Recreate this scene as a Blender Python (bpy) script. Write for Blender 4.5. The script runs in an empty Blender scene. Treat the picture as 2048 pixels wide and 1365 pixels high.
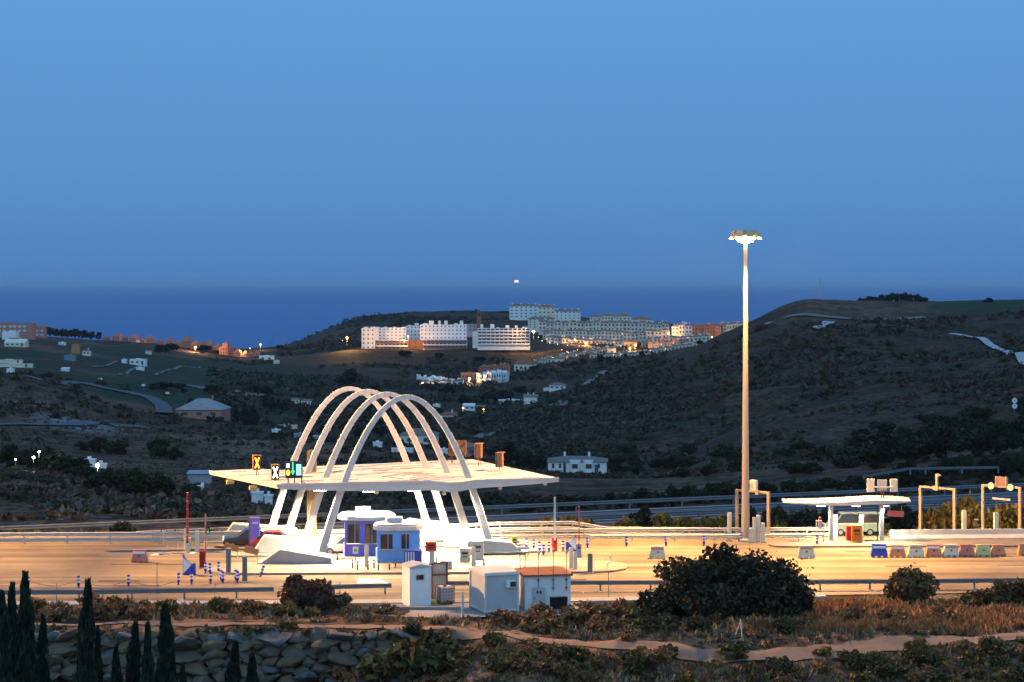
import bpy, bmesh, math, random
import numpy as np
from mathutils import Vector, Matrix
R = math.radians
sc = bpy.context.scene
COL = sc.collection

# ------------------------------------------------------------------ camera, world, exposure
F = 3697.8            # focal length in photo pixels (65 mm on 36 mm)
HZ = 22.0             # camera height above the plaza
HY = 567.0            # photo row of the horizon
cd = bpy.data.cameras.new('camera'); cam = bpy.data.objects.new('camera', cd); COL.objects.link(cam)
cam.location = (0, 0, HZ); cam.rotation_euler = (R(90), 0, 0)
cd.lens = 65; cd.sensor_width = 36; cd.shift_y = -(682.5 - HY) / 2048
cd.clip_start = 1.0; cd.clip_end = 600000
sc.camera = cam

w = bpy.data.worlds.new('World'); sc.world = w; w.use_nodes = True
nt = w.node_tree; bg = nt.nodes['Background']
tc = nt.nodes.new('ShaderNodeTexCoord'); sx = nt.nodes.new('ShaderNodeSeparateXYZ')
nt.links.new(tc.outputs['Generated'], sx.inputs[0])
ramp = nt.nodes.new('ShaderNodeValToRGB'); cr = ramp.color_ramp
def srgb(r, g, b):
    f = lambda c: (c/255/12.92 if c/255 <= .04045 else ((c/255+.055)/1.055)**2.4)
    return (f(r), f(g), f(b), 1)
cr.elements[0].position = 0.0; cr.elements[0].color = srgb(77, 125, 184)
cr.elements[1].position = 1.0; cr.elements[1].color = srgb(88, 140, 205)
for p, c in ((.014, (82, 131, 190)), (.06, (91, 146, 204)), (.15, (98, 157, 215)), (.45, (96, 150, 212))):
    e = cr.elements.new(p); e.color = srgb(*c)
nt.links.new(sx.outputs['Z'], ramp.inputs[0])
mr = nt.nodes.new('ShaderNodeMapRange'); mr.interpolation_type = 'SMOOTHSTEP'
mr.inputs['From Min'].default_value = .35; mr.inputs['From Max'].default_value = -.9
nt.links.new(sx.outputs['Y'], mr.inputs['Value'])
mx = nt.nodes.new('ShaderNodeMix'); mx.data_type = 'RGBA'
nt.links.new(mr.outputs[0], mx.inputs['Factor']); nt.links.new(ramp.outputs[0], mx.inputs['A'])
mx.inputs['B'].default_value = (.42, .76, 1.14, 1)        # the after-glow behind the camera
nt.links.new(mx.outputs['Result'], bg.inputs[0]); bg.inputs[1].default_value = 1.0
vs = sc.view_settings; vs.view_transform = 'Standard'; vs.look = 'None'; vs.exposure = 0.0; vs.gamma = 1.0
sc.cycles.use_denoising = True
try: sc.cycles.denoiser = 'OPENIMAGEDENOISE'
except Exception: pass
sc.cycles.max_bounces = 4; sc.cycles.diffuse_bounces = 2; sc.cycles.glossy_bounces = 2
sc.cycles.transparent_max_bounces = 6; sc.cycles.sample_clamp_indirect = 4.0
sc.cycles.caustics_reflective = False; sc.cycles.caustics_refractive = False

# ------------------------------------------------------------------ materials
MATS = {}
def mat(name, col, rough=.7, var=.18, scale=1.5, bump=0.0, bscale=8., metal=0., attr=False, col2=None, stretch=None, spec=.3, glob=False):
    if name in MATS: return MATS[name]
    m = bpy.data.materials.new(name); m.use_nodes = True; n = m.node_tree; L = n.links
    b = n.nodes['Principled BSDF']; b.inputs['Roughness'].default_value = rough; b.inputs['Metallic'].default_value = metal
    b.inputs['Specular IOR Level'].default_value = spec
    g = n.nodes.new('ShaderNodeNewGeometry') if glob else n.nodes.new('ShaderNodeTexCoord')
    src = g.outputs['Position'] if glob else g.outputs['Object']
    mp = n.nodes.new('ShaderNodeMapping'); L.new(src, mp.inputs[0])
    if stretch: mp.inputs['Scale'].default_value = stretch
    nz = n.nodes.new('ShaderNodeTexNoise'); nz.inputs['Scale'].default_value = scale; nz.inputs['Detail'].default_value = 6; nz.inputs['Roughness'].default_value = .62
    L.new(mp.outputs[0], nz.inputs['Vector'])
    rm = n.nodes.new('ShaderNodeMapRange'); rm.inputs['From Min'].default_value = .28; rm.inputs['From Max'].default_value = .72
    L.new(nz.outputs['Fac'], rm.inputs['Value'])
    if col2 is not None:
        x = n.nodes.new('ShaderNodeMix'); x.data_type = 'RGBA'; L.new(rm.outputs[0], x.inputs['Factor'])
        x.inputs['A'].default_value = (*col[:3], 1); x.inputs['B'].default_value = (*col2[:3], 1); base = x.outputs['Result']
    else:
        rm.inputs['To Min'].default_value = 1 - var; rm.inputs['To Max'].default_value = 1 + var
        x = n.nodes.new('ShaderNodeVectorMath'); x.operation = 'SCALE'; L.new(rm.outputs[0], x.inputs['Scale'])
        if attr:
            a = n.nodes.new('ShaderNodeAttribute'); a.attribute_name = 'Col'; L.new(a.outputs['Color'], x.inputs[0])
        else: x.inputs[0].default_value = col[:3]
        base = x.outputs[0]
    L.new(base, b.inputs['Base Color'])
    if bump:
        n2 = n.nodes.new('ShaderNodeTexNoise'); n2.inputs['Scale'].default_value = bscale; n2.inputs['Detail'].default_value = 5
        L.new(mp.outputs[0], n2.inputs['Vector'])
        bm_ = n.nodes.new('ShaderNodeBump'); bm_.inputs['Strength'].default_value = bump; L.new(n2.outputs['Fac'], bm_.inputs['Height'])
        L.new(bm_.outputs[0], b.inputs['Normal'])
    MATS[name] = m; return m
def emit(name, col, s):
    if name in MATS: return MATS[name]
    m = bpy.data.materials.new(name); m.use_nodes = True; b = m.node_tree.nodes['Principled BSDF']
    b.inputs['Base Color'].default_value = (*col, 1); b.inputs['Emission Color'].default_value = (*col, 1); b.inputs['Emission Strength'].default_value = s
    MATS[name] = m; return m

WHITE = mat('white paint', (.60, .57, .54), .55, .17, .8, stretch=(1, 1, .35))
ROOFW = mat('white sheet metal', (.60, .56, .52), .5, .13, .35)
SEAM = mat('grey seam', (.30, .30, .33), .6)
CONC = mat('pale concrete', (.52, .50, .47), .85, .16, .8, .2, 9.)
KERB = mat('grey kerb concrete', (.33, .33, .33), .9, .2, 1., .2, 9.)
GALV = mat('shaded galvanised steel', (.14, .165, .19), .5, .15, 1.2, metal=.1)  # steel colour darkened for the unlit camera side of the near rails
STEELP = mat('grey painted steel', (.42, .43, .43), .5, .1, 2.)
RAIL_LIT = mat('lamplit galvanised rail', (.46, .45, .43), .55, .12, 1.2)  # brighter copy of the steel: lamp light on the far rails put into its colour
BROWNP = mat('brown painted steel', (.20, .10, .055), .55, .15, 2.)
DARK = mat('dark grey plastic', (.035, .035, .04), .5)
BLACK = mat('black rubber', (.015, .015, .016), .8)
RED = mat('red paint', (.55, .03, .025), .45, .1)
BLUE = mat('blue plastic', (.03, .06, .36), .45, .12)
REFW = mat('white reflective sheeting', (.78, .78, .80), .4, .05)
ORANGE = mat('orange plastic', (.62, .24, .12), .5, .12)
PINKRED = mat('faded red plastic', (.52, .19, .14), .55, .2)
CREAM = mat('cream plastic', (.68, .62, .48), .5, .1)
YELLOW = mat('yellow plastic', (.60, .50, .12), .5, .1)
PURPLE = mat('violet panel paint', (.19, .17, .70), .5, .08)
SKYBLUE = mat('light blue panel paint', (.13, .36, .84), .5, .08)
CABW = mat('white cabin panel', (.72, .75, .77), .5, .08, 1.)
CABG = mat('grey cabin panel', (.40, .44, .46), .5, .06, 1.)
GLASS = mat('dark glass', (.02, .025, .035), .08, .1, spec=.6)
TILE = mat('terracotta roof tile', (.30, .11, .06), .8, .3, 3., .4, 12.)
TILEG = mat('weathered roof tile', (.20, .17, .16), .85, .25, .9, .3, 3.)
RUST = mat('rusty steel', (.14, .06, .035), .8, .3, 3.)
WOOD = mat('timber board', (.36, .18, .07), .7, .25, 2., stretch=(1, 1, 8))
POLE = mat('mast paint', (.40, .33, .24), .5, .1, .6, stretch=(1, 1, .2))
LAMPO = emit('sodium lamp lens', (1., .68, .30), 60.)
LAMPW = emit('white lamp lens', (1., .93, .74), 60.)
TOWNO = emit('far sodium bulb', (1., .50, .16), 9.)
TOWNW = emit('far white bulb', (1., .92, .75), 5.)

# ------------------------------------------------------------------ mesh builder
class MB:
    def __init__(s): s.v = []; s.f = []; s.mi = []
    def add(s, vs, fs, mi=0):
        o = len(s.v); s.v += [tuple(map(float, p)) for p in vs]
        s.f += [tuple(i + o for i in f) for f in fs]; s.mi += [mi] * len(fs); return s
    def box(s, c, d, rz=0., rx=0., ry=0., mi=0, top=1.):
        x, y, z = d[0]/2, d[1]/2, d[2]/2
        M = Matrix.Rotation(rz, 3, 'Z') @ Matrix.Rotation(ry, 3, 'Y') @ Matrix.Rotation(rx, 3, 'X')
        P = [(-x, -y, -z), (x, -y, -z), (x, y, -z), (-x, y, -z), (-x*top, -y*top, z), (x*top, -y*top, z), (x*top, y*top, z), (-x*top, y*top, z)]
        return s.add([M @ Vector(p) + Vector(c) for p in P], [(3, 2, 1, 0), (4, 5, 6, 7), (0, 1, 5, 4), (1, 2, 6, 5), (2, 3, 7, 6), (3, 0, 4, 7)], mi)
    def rod(s, p0, p1, r0, r1=None, n=10, mi=0):
        r1 = r0 if r1 is None else r1; p0 = Vector(p0); p1 = Vector(p1); d = (p1 - p0).normalized()
        a = d.orthogonal().normalized(); b = d.cross(a); vs = []
        for p, r in ((p0, r0), (p1, r1)):
            vs += [p + (a*math.cos(t) + b*math.sin(t))*r for t in [2*math.pi*i/n for i in range(n)]]
        fs = [(i, (i+1) % n, n+(i+1) % n, n+i) for i in range(n)] + [tuple(range(n-1, -1, -1)), tuple(range(n, 2*n))]
        return s.add(vs, fs, mi)
    def prism(s, poly, y0, y1, mi=0):          # (x,z) outline pushed along y
        n = len(poly); vs = [(x, y0, z) for x, z in poly] + [(x, y1, z) for x, z in poly]
        return s.add(vs, [tuple(range(n)), tuple(range(2*n-1, n-1, -1))] + [(i, n+i, n+(i+1) % n, (i+1) % n) for i in range(n)], mi)
    def slab(s, poly, z0, z1, mi=0):           # (x,y) outline pushed along z
        n = len(poly); vs = [(x, y, z0) for x, y in poly] + [(x, y, z1) for x, y in poly]
        return s.add(vs, [tuple(range(n-1, -1, -1)), tuple(range(n, 2*n))] + [(i, (i+1) % n, n+(i+1) % n, n+i) for i in range(n)], mi)
    def hip(s, w_, d, z, h, ov=.4, ridge=None, mi=0, th=.12):      # hipped roof on a w x d plan
        x, y = w_/2+ov, d/2+ov; r = max(0, x-y) if ridge is None else ridge
        vs = [(-x, -y, z), (x, -y, z), (x, y, z), (-x, y, z), (-x, -y, z+th), (x, -y, z+th), (x, y, z+th), (-x, y, z+th), (-r, 0, z+h), (r, 0, z+h)]
        return s.add(vs, [(3, 2, 1, 0), (0, 1, 5, 4), (1, 2, 6, 5), (2, 3, 7, 6), (3, 0, 4, 7), (4, 5, 9, 8), (5, 6, 9), (6, 7, 8, 9), (7, 4, 8)], mi)
    def lathe(s, prof, n=12, c=(0, 0, 0), mi=0):
        vs = []; k = len(prof)
        for r, z in prof: vs += [(c[0]+r*math.cos(2*math.pi*i/n), c[1]+r*math.sin(2*math.pi*i/n), c[2]+z) for i in range(n)]
        fs = [(j*n+i, j*n+(i+1) % n, (j+1)*n+(i+1) % n, (j+1)*n+i) for j in range(k-1) for i in range(n)] + [tuple(range(n-1, -1, -1)), tuple(range((k-1)*n, k*n))]
        return s.add(vs, fs, mi)
    def build(s, name, m, parent=None, bevel=0., smooth=False, world=False):
        me = bpy.data.meshes.new(name); me.from_pydata(s.v, [], s.f)
        ms = m if isinstance(m, (list, tuple)) else [m]
        for x in ms: me.materials.append(x)
        if len(ms) > 1: me.polygons.foreach_set('material_index', s.mi)
        bm_ = bmesh.new(); bm_.from_mesh(me); bmesh.ops.recalc_face_normals(bm_, faces=bm_.faces); bm_.to_mesh(me); bm_.free()
        o = bpy.data.objects.new(name, me); COL.objects.link(o)
        if world and parent is not None: me.transform(Matrix.Translation(-Vector(parent.location)))
        if parent is not None: o.parent = parent
        if bevel:
            b = o.modifiers.new('bevel', 'BEVEL'); b.width = bevel; b.segments = 2; b.limit_method = 'ANGLE'; b.angle_limit = R(35)
        if smooth: me.polygons.foreach_set('use_smooth', [True]*len(me.polygons))
        return o

def tag(o, label=None, cat=None, group=None, kind=None):
    if label: o['label'] = label
    if cat: o['category'] = cat
    if group: o['group'] = group
    if kind: o['kind'] = kind
    return o
def T(name, label, cat, loc=(0, 0, 0), rz=0., group=None, scale=1.):
    o = bpy.data.objects.new(name, None); o.empty_display_size = .2; COL.objects.link(o)
    o.location = loc; o.rotation_euler = (0, 0, rz); o.scale = (scale,)*3 if not isinstance(scale, tuple) else scale
    return tag(o, label, cat, group)
def dup(root, loc, rz=None, label=None, group=None, scale=None):
    r = root.copy(); COL.objects.link(r); r.location = loc
    if rz is not None: r.rotation_euler = (0, 0, rz)
    if scale is not None: r.scale = (scale,)*3 if not isinstance(scale, tuple) else scale
    if label: r['label'] = label
    if group: r['group'] = group
    for ch in KIDS.get(root.name, []) or list(root.children):
        c = ch.copy(); COL.objects.link(c); c.parent = r
        for g in list(ch.children):
            d = g.copy(); COL.objects.link(d); d.parent = c
    return r
KIDS = {}
def structure(o): o['kind'] = 'structure'; return o

def gp(px, py, z=0.):                          # the ground point seen at a photo pixel
    d = (HZ - z)*F/(py - HY); return Vector(((px-1024)*d/F, d, z))
def X(px, d): return (px-1024)*d/F
def Zp(py, d): return HZ - (py-HY)*d/F

# ------------------------------------------------------------------ terrain heights
PX = [-900, 0, 250, 500, 750, 1000, 1250, 1500, 1750, 2048, 2950]       # photo columns of the table below
def zz(d, pys): return [HZ - (p-HY)*d/F if p is not None else None for p in pys]
L3 = lambda a, b: [a, a, a, a, a*.85+b*.15, b, b, b, b, b, b]
ROWS = [(2, [20.3]*11), (30, [9.8]*11), (60, [-1.]*11), (85, L3(-8., -6.)), (100, L3(-7.5, -3.2)), (108, L3(-6., -1.3)), (112.8, L3(-4.8, -.3)), (115.2, L3(-4.3, -.06)),
        (116.9, [-.05]*11), (125, [-.06]*11), (162.5, [-.06]*11), (167.5, [-1.8]*11),
        (190, [-1.6, -1.75, -1.9] + [-2.2]*8), (212, [-1.4, -1.6, -2.4, -3.6, -4.4, -4.6, -4.6, -4.2, -3.2, -2., -.5]),
        (260, zz(260, [940, 945, 955, 965, 970, 975, 977, 968, 945, 915, 860])),
        (330, zz(330, [890, 897, 910, 925, 932, 948, 955, 930, 898, 862, 800])),
        (420, zz(420, [825, 830, 862, 893, 905, 930, 936, 888, 848, 812, 750])),
        (520, zz(520, [765, 772, 828, 866, 880, 912, 918, 832, 790, 752, 700])),
        (600, zz(600, [750, 752, 812, 846, 862, 888, 858, 782, 740, 712, 668])),
        (680, zz(680, [752, 756, 797, 828, 845, 866, 800, 736, 702, 680, 645])),
        (800, zz(800, [730, 736, 766, 800, 815, 836, 757, 683, 652, 642, 622])),
        (890, zz(890, [715, 721, 748, 782, 800, 817, 747, 651, 619, 619, 606])),
        (1000, zz(1000, [700, 706, 729, 764, 782, 796, 752, 660, 602, 605, 598])),
        (1200, zz(1200, [681, 686, 707, 741, 743, 757, 735, 668, 620, 603, 597])),
        (1330, zz(1330, [672, 676, 696, 728, 718, 722, 712, 671, 630, 606, 600])),
        (1400, zz(1400, [669, 672, 690, 720, 700, 695, 696, 665, 640, 612, 605])),
        (1480, zz(1480, [668, 671, 686, 714, 693, 683, 679, 661, 645, 617, 608])),
        (1550, zz(1550, [669, 670, 684, 709, 686, 667, 662, 658, 650, 622, 612])),
        (1660, zz(1660, [672, 674, 686, 704, 670, 641, 647, 656, 652, 630, 616])),
        (1800, zz(1800, [676, 678, 690, 699, 652, 645, 652, 656, 656, 640, 620])),
        (2200, zz(2200, [705, 705, 712, 712, 630, 622, 644, 658, 660, 650, 640])),
        (2600, zz(2600, [725]*4 + [700, 690, 700, 710, 710, 700, 690])), (3000, [-125.]*11)]
for k_, (d_, r_) in enumerate(ROWS):            # one more column where the right hill breaks into its flat top
    c_ = .5*(r_[7]+r_[8])
    c_ = {680: HZ-(714-HY)*680/F, 800: HZ-(656-HY)*800/F, 890: HZ-(606-HY)*890/F, 1000: HZ-(603-HY)*1000/F}.get(d_, c_)
    ROWS[k_] = (d_, r_[:8]+[c_]+r_[8:])
PX.insert(8, 1620)
TY = np.array([r[0] for r in ROWS], float); TZ = np.array([r[1] for r in ROWS], float); TX = np.array(PX, float)
def pchip_slopes(x, y):                        # along axis 0
    h = np.diff(x)[:, None]; dl = np.diff(y, axis=0)/h; m = np.zeros_like(y)
    w1 = 2*h[1:]+h[:-1]; w2 = h[1:]+2*h[:-1]; s = (dl[:-1]*dl[1:]) > 0
    with np.errstate(divide='ignore', invalid='ignore'):
        mm = (w1+w2)/(w1/dl[:-1]+w2/dl[1:])
    m[1:-1] = np.where(s, mm, 0); m[0] = dl[0]; m[-1] = dl[-1]; return m
MY = pchip_slopes(TY, TZ)
def herm(t, h, a, b, ma, mb):
    t2 = t*t; t3 = t2*t
    return (2*t3-3*t2+1)*a+(t3-2*t2+t)*h*ma+(-2*t3+3*t2)*b+(t3-t2)*h*mb
RNG = np.random.default_rng(7)
LAT = RNG.random((256, 256))
def vnoise(x, y):
    xi = np.floor(x).astype(int); yi = np.floor(y).astype(int); fx = x-xi; fy = y-yi
    fx = fx*fx*(3-2*fx); fy = fy*fy*(3-2*fy); a = LAT[xi % 256, yi % 256]; b = LAT[(xi+1) % 256, yi % 256]
    c = LAT[xi % 256, (yi+1) % 256]; d = LAT[(xi+1) % 256, (yi+1) % 256]
    return (a*(1-fx)+b*fx)*(1-fy)+(c*(1-fx)+d*fx)*fy-.5
def fbm(x, y, s, o=4):
    r = 0; a = 1.
    for k in range(o): r = r+a*vnoise(x/s+17.3*k, y/s+5.1*k); a *= .5; s *= .47
    return r
def sstep(a, b, x): t = np.clip((x-a)/(b-a), 0, 1); return t*t*(3-2*t)
def Z(x, y):
    x = np.asarray(x, float); y = np.clip(np.asarray(y, float), 2, 2999.9); x, y = np.broadcast_arrays(x, y)
    px = np.clip(1024+x*F/y, TX[0], TX[-1]-.01)
    i = np.clip(np.searchsorted(TY, y, side='right')-1, 0, len(TY)-2); h = TY[i+1]-TY[i]; t = (y-TY[i])/h
    def colz(j): return herm(t, h, TZ[i, j], TZ[i+1, j], MY[i, j], MY[i+1, j])
    j = np.clip(np.searchsorted(TX, px, side='right')-1, 0, len(TX)-2); hx = TX[j+1]-TX[j]; u = (px-TX[j])/hx
    jm = np.maximum(j-1, 0); jp = np.minimum(j+2, len(TX)-1)
    a, b = colz(j), colz(j+1); am, bp = colz(jm), colz(jp); s = (b-a)/hx
    sl = lambda p, q: np.where(p*q > 0, 2*p*q/np.where(p+q == 0, 1, p+q), 0)
    s0 = (a-am)/np.where(j == jm, 1, TX[j]-TX[jm]); s1 = (bp-b)/np.where(jp == j+1, 1, TX[jp]-TX[j+1])
    z = herm(u, hx, a, b, sl(s0, s), sl(s, s1))
    far = sstep(205, 330, y)
    z = z+far*(fbm(x, y, 60, 4)*2.6*np.clip(y/600, .4, 1.1))
    gul = sstep(330, 430, y)*(1-sstep(700, 800, y)); z = z-gul*np.abs(fbm(x+40, y*.8, 85, 3))*7.
    near = sstep(86, 100, y)*(1-sstep(117, 123, y)); z = z+near*fbm(x, y, 4., 3)*.55
    bank = sstep(118, 124, y)*(1-sstep(125, 126.5, y)); return z+bank*(fbm(x, y, 2.5, 3)*.25)
def Zs(x, y): return float(Z(x, y))
HYS = np.concatenate([np.arange(60, 210, .25), np.geomspace(210, 2990, 2600)])
def hit(px, py, dmin=118.):                    # first terrain point met by the sight line of a pixel
    ys = HYS[HYS >= dmin]; zl = HZ-(py-HY)*ys/F; g = Z((px-1024)*ys/F, ys)
    k = np.argmax(g >= zl)
    if g[k] < zl[k]: q = np.where(ys > 900, g-zl, -1e9) if ys[-1] > 900 else g-zl; k = int(np.argmax(q))
    d = ys[k]; return Vector(((px-1024)*d/F, d, float(g[k])))
# strengths of the lamps the place has (their lights are made in their builders)
CANW = 9000.        # each lamp under the toll canopy
MASTW = 175000.     # each high mast
TOWNP = 24000.      # each far street lamp
HAZE = 2.6e-5
SODIUM = (1., .50, .145)
# ------------------------------------------------------------------ the ground
def grid_mesh(name, V, nr, nc, m, col=None, smooth=True):
    me = bpy.data.meshes.new(name); me.vertices.add(nr*nc); me.vertices.foreach_set('co', V.astype(np.float32).ravel())
    i = np.arange((nr-1)*(nc-1)); r = i//(nc-1); c = i % (nc-1); a = r*nc+c
    q = np.stack([a, a+1, a+nc+1, a+nc], 1).astype(np.int32)
    me.loops.add(q.size); me.polygons.add(len(q)); me.loops.foreach_set('vertex_index', q.ravel())
    me.polygons.foreach_set('loop_start', np.arange(0, q.size, 4, dtype=np.int32)); me.polygons.foreach_set('loop_total', np.full(len(q), 4, np.int32))
    if smooth: me.polygons.foreach_set('use_smooth', np.ones(len(q), bool))
    me.update(calc_edges=True); me.materials.append(m)
    if col is not None:
        a_ = me.color_attributes.new('Col', 'FLOAT_COLOR', 'POINT'); a_.data.foreach_set('color', (col if col.shape[1] == 4 else np.concatenate([col, np.ones((len(col), 1))], 1)).astype(np.float32).ravel())
    o = bpy.data.objects.new(name, me); COL.objects.link(o); return o

EARTH = mat('hill ground', (0, 0, 0), .95, .45, .35, .9, .45, attr=True, spec=.05, glob=True)
def mottle(m):                                 # clumps of scrub and patches of dry soil over the ground colour
    n = m.node_tree; L = n.links; b = n.nodes['Principled BSDF']; cur = b.inputs['Base Color'].links[0].from_socket; g = n.nodes.new('ShaderNodeNewGeometry')
    for sc_, lo, hi, col, amt, dt in ((.045, .46, .60, (.150, .084, .057), .6, 8), (.11, .47, .57, (.027, .026, .015), .85, 9), (.26, .52, .62, (.15, .088, .064), .6, 8), (.6, .49, .57, (.017, .017, .010), .85, 7)):
        z = n.nodes.new('ShaderNodeTexNoise'); z.inputs['Scale'].default_value = sc_; z.inputs['Detail'].default_value = dt; z.inputs['Roughness'].default_value = .68; L.new(g.outputs['Position'], z.inputs['Vector'])
        r = n.nodes.new('ShaderNodeMapRange'); r.inputs['From Min'].default_value = lo; r.inputs['From Max'].default_value = hi; r.inputs['To Max'].default_value = amt; L.new(z.outputs['Fac'], r.inputs['Value']); k = n.nodes.new('ShaderNodeMath'); k.operation = 'MULTIPLY'; a = n.nodes.new('ShaderNodeAttribute'); a.attribute_name = 'Col'; L.new(r.outputs[0], k.inputs[0]); L.new(a.outputs['Alpha'], k.inputs[1])
        x = n.nodes.new('ShaderNodeMix'); x.data_type = 'RGBA'; L.new(k.outputs[0], x.inputs['Factor']); L.new(cur, x.inputs['A']); x.inputs['B'].default_value = (*col, 1); cur = x.outputs['Result']
    L.new(cur, b.inputs['Base Color'])
mottle(EARTH)
def ground_colour(x, y):
    px = 1024+x*F/y; n1 = fbm(x, y, 45, 4)+.5; n2 = fbm(x+900, y-300, 14, 4)+.5; n3 = fbm(x-500, y+700, 160, 3)+.5
    M = lambda a, b, t: a*(1-t[:, None])+np.array(b)*t[:, None]
    c = np.tile(np.array((.150, .084, .056)), (len(x), 1))                     # dry brown grass
    c = M(c, (.032, .038, .022), sstep(.46, .60, n1)*.85)                      # scrub patches
    c = M(c, (.082, .048, .045), sstep(.5, .66, n2)*.5)                       # greyish heath
    fields = sstep(620, 700, y)*(1-sstep(1350, 1500, y))*(1-sstep(560, 760, px))
    c = M(c, (.018, .050, .026), fields*sstep(.33, .5, n3)*.95)
    c = M(c, (.055, .052, .040), fields*sstep(.62, .7, n2)*.5)
    valley = sstep(430, 520, y)*(1-sstep(1350, 1450, y))*sstep(480, 600, px)*(1-sstep(1180, 1330, px))
    c = M(c, (.024, .034, .026), valley*.85)
    hill = sstep(900, 1200, px)*sstep(300, 400, y)*(1-sstep(1050, 1200, y))
    c = M(c, (.044, .028, .024), hill*.9); c = M(c, (.040, .044, .030), hill*sstep(.45, .62, n2)*.7)
    c = M(c, (.026, .050, .022), hill*sstep(.52, .64, n1)*(1-sstep(1400, 1700, px))*.7)
    top = sstep(780, 850, y)*(1-sstep(1150, 1200, y))*sstep(1500, 1590, px)*(1-sstep(1830, 1960, px))
    c = M(c, (.15, .095, .065), top*sstep(.25, .4, n2)*.95)
    zt = Z(x, y); c = M(c, (.050, .042, .026), top*sstep(.35, .8, np.sin(zt*2.6+n1*3))*.8)
    field2 = sstep(840, 900, y)*(1-sstep(1400, 1500, y))*sstep(1830, 1900, px)
    c = M(c, (.026, .060, .026), field2*.9)
    coast = sstep(1480, 1600, y)*sstep(560, 640, px)*(1-sstep(1050, 1120, px)); c = M(c, (.085, .062, .048), coast*.7)
    cliff = np.exp(-((px-668)/42)**2-((y-1640)/110)**2); c = M(c, (.30, .15, .10), np.clip(cliff*1.1*(n2+.35), 0, .9))
    town = sstep(1200, 1330, y)*(1-sstep(1700, 1800, y))*sstep(1060, 1120, px)*(1-sstep(1480, 1520, px)); c = M(c, (.10, .085, .07), town*.5*sstep(.4, .6, n2))
    pale = np.exp(-(((px-150)/95)**2+((y-430)/36)**2)**2); c = M(c, (.24, .25, .27), np.clip(pale*(.5+n2*.6), 0, .95))   # heap of pale spoil
    bank = sstep(190, 215, y)*(1-sstep(225, 250, y))*(1-sstep(90, 130, px)); c = M(c, (.22, .095, .04), bank*sstep(.42, .55, n1)*.8)
    gs = lambda p0, wp, y0, wy: np.exp(-((px-p0)/wp)**2-((y-y0)/wy)**2)
    tan = np.clip(gs(480, 170, 440, 90)+gs(60, 130, 500, 60)+gs(640, 130, 400, 60)+.8*gs(300, 200, 300, 25), 0, 1)*sstep(.28, .5, n1+.25*n2-.1); c = M(c, (.215, .130, .088), tan*.85)
    prp = gs(1680, 260, 400, 80)*sstep(.35, .55, n2); c = M(c, (.120, .074, .070), prp*.8)
    near = 1-sstep(124, 127, y); c = M(c, (.23, .130, .080), near)
    c = M(c, (.27, .19, .135), near*sstep(.52, .66, n2)*.5); c = M(c, (.10, .065, .035), near*sstep(.52, .62, n1)*.5)
    flat = sstep(124, 127, y)*(1-sstep(200, 215, y)); c = M(c, (.11, .09, .065), flat)
    return np.concatenate([c, (1-.75*np.clip(fields+field2, 0, 1)-.5*top-.55*tan-.35*prp)[:, None]*(1-.8*pale)[:, None]], 1)
ys = np.concatenate([np.linspace(2, 84, 18), np.arange(86, 112, .7), np.arange(112, 117, .25), np.arange(117, 128, .5), np.arange(128, 212, 2.5), np.geomspace(212, 2995, 330)])
pxs = np.concatenate([np.arange(-900, -60, 14.), np.arange(-60, 2110, 3.5), np.arange(2110, 2951, 14.)])
gy, gx = np.meshgrid(ys, pxs, indexing='ij'); gxx = (gx-1024)*gy/F
V = np.stack([gxx.ravel(), gy.ravel(), Z(gxx.ravel(), gy.ravel())], 1)
terrain = structure(grid_mesh('terrain', V, len(ys), len(pxs), EARTH, ground_colour(V[:, 0], V[:, 1])))

# the sea: one flat sheet to the horizon
SEA = bpy.data.materials.new('sea water'); SEA.use_nodes = True; n = SEA.node_tree; b = n.nodes['Principled BSDF']
b.inputs['Base Color'].default_value = (.030, .090, .27, 1); b.inputs['Roughness'].default_value = .42; b.inputs['Specular IOR Level'].default_value = .2
g = n.nodes.new('ShaderNodeNewGeometry'); mp = n.nodes.new('ShaderNodeMapping'); mp.inputs['Scale'].default_value = (.00012, .0009, 1)
nz = n.nodes.new('ShaderNodeTexNoise'); nz.inputs['Scale'].default_value = 1; nz.inputs['Detail'].default_value = 5
rp = n.nodes.new('ShaderNodeMix'); rp.data_type = 'RGBA'; rp.inputs['A'].default_value = (.017, .086, .28, 1); rp.inputs['B'].default_value = (.026, .114, .36, 1)
n.links.new(g.outputs['Position'], mp.inputs[0]); n.links.new(mp.outputs[0], nz.inputs['Vector']); n.links.new(nz.outputs['Fac'], rp.inputs['Factor']); n.links.new(rp.outputs['Result'], b.inputs['Base Color'])
sy = np.geomspace(1500, 420000, 40); su = np.linspace(-.75, .75, 13); a, c = np.meshgrid(sy, su, indexing='ij')
structure(grid_mesh('sea', np.stack([(a*c).ravel(), a.ravel(), np.full(a.size, -100.)], 1), 40, 13, SEA))

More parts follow.
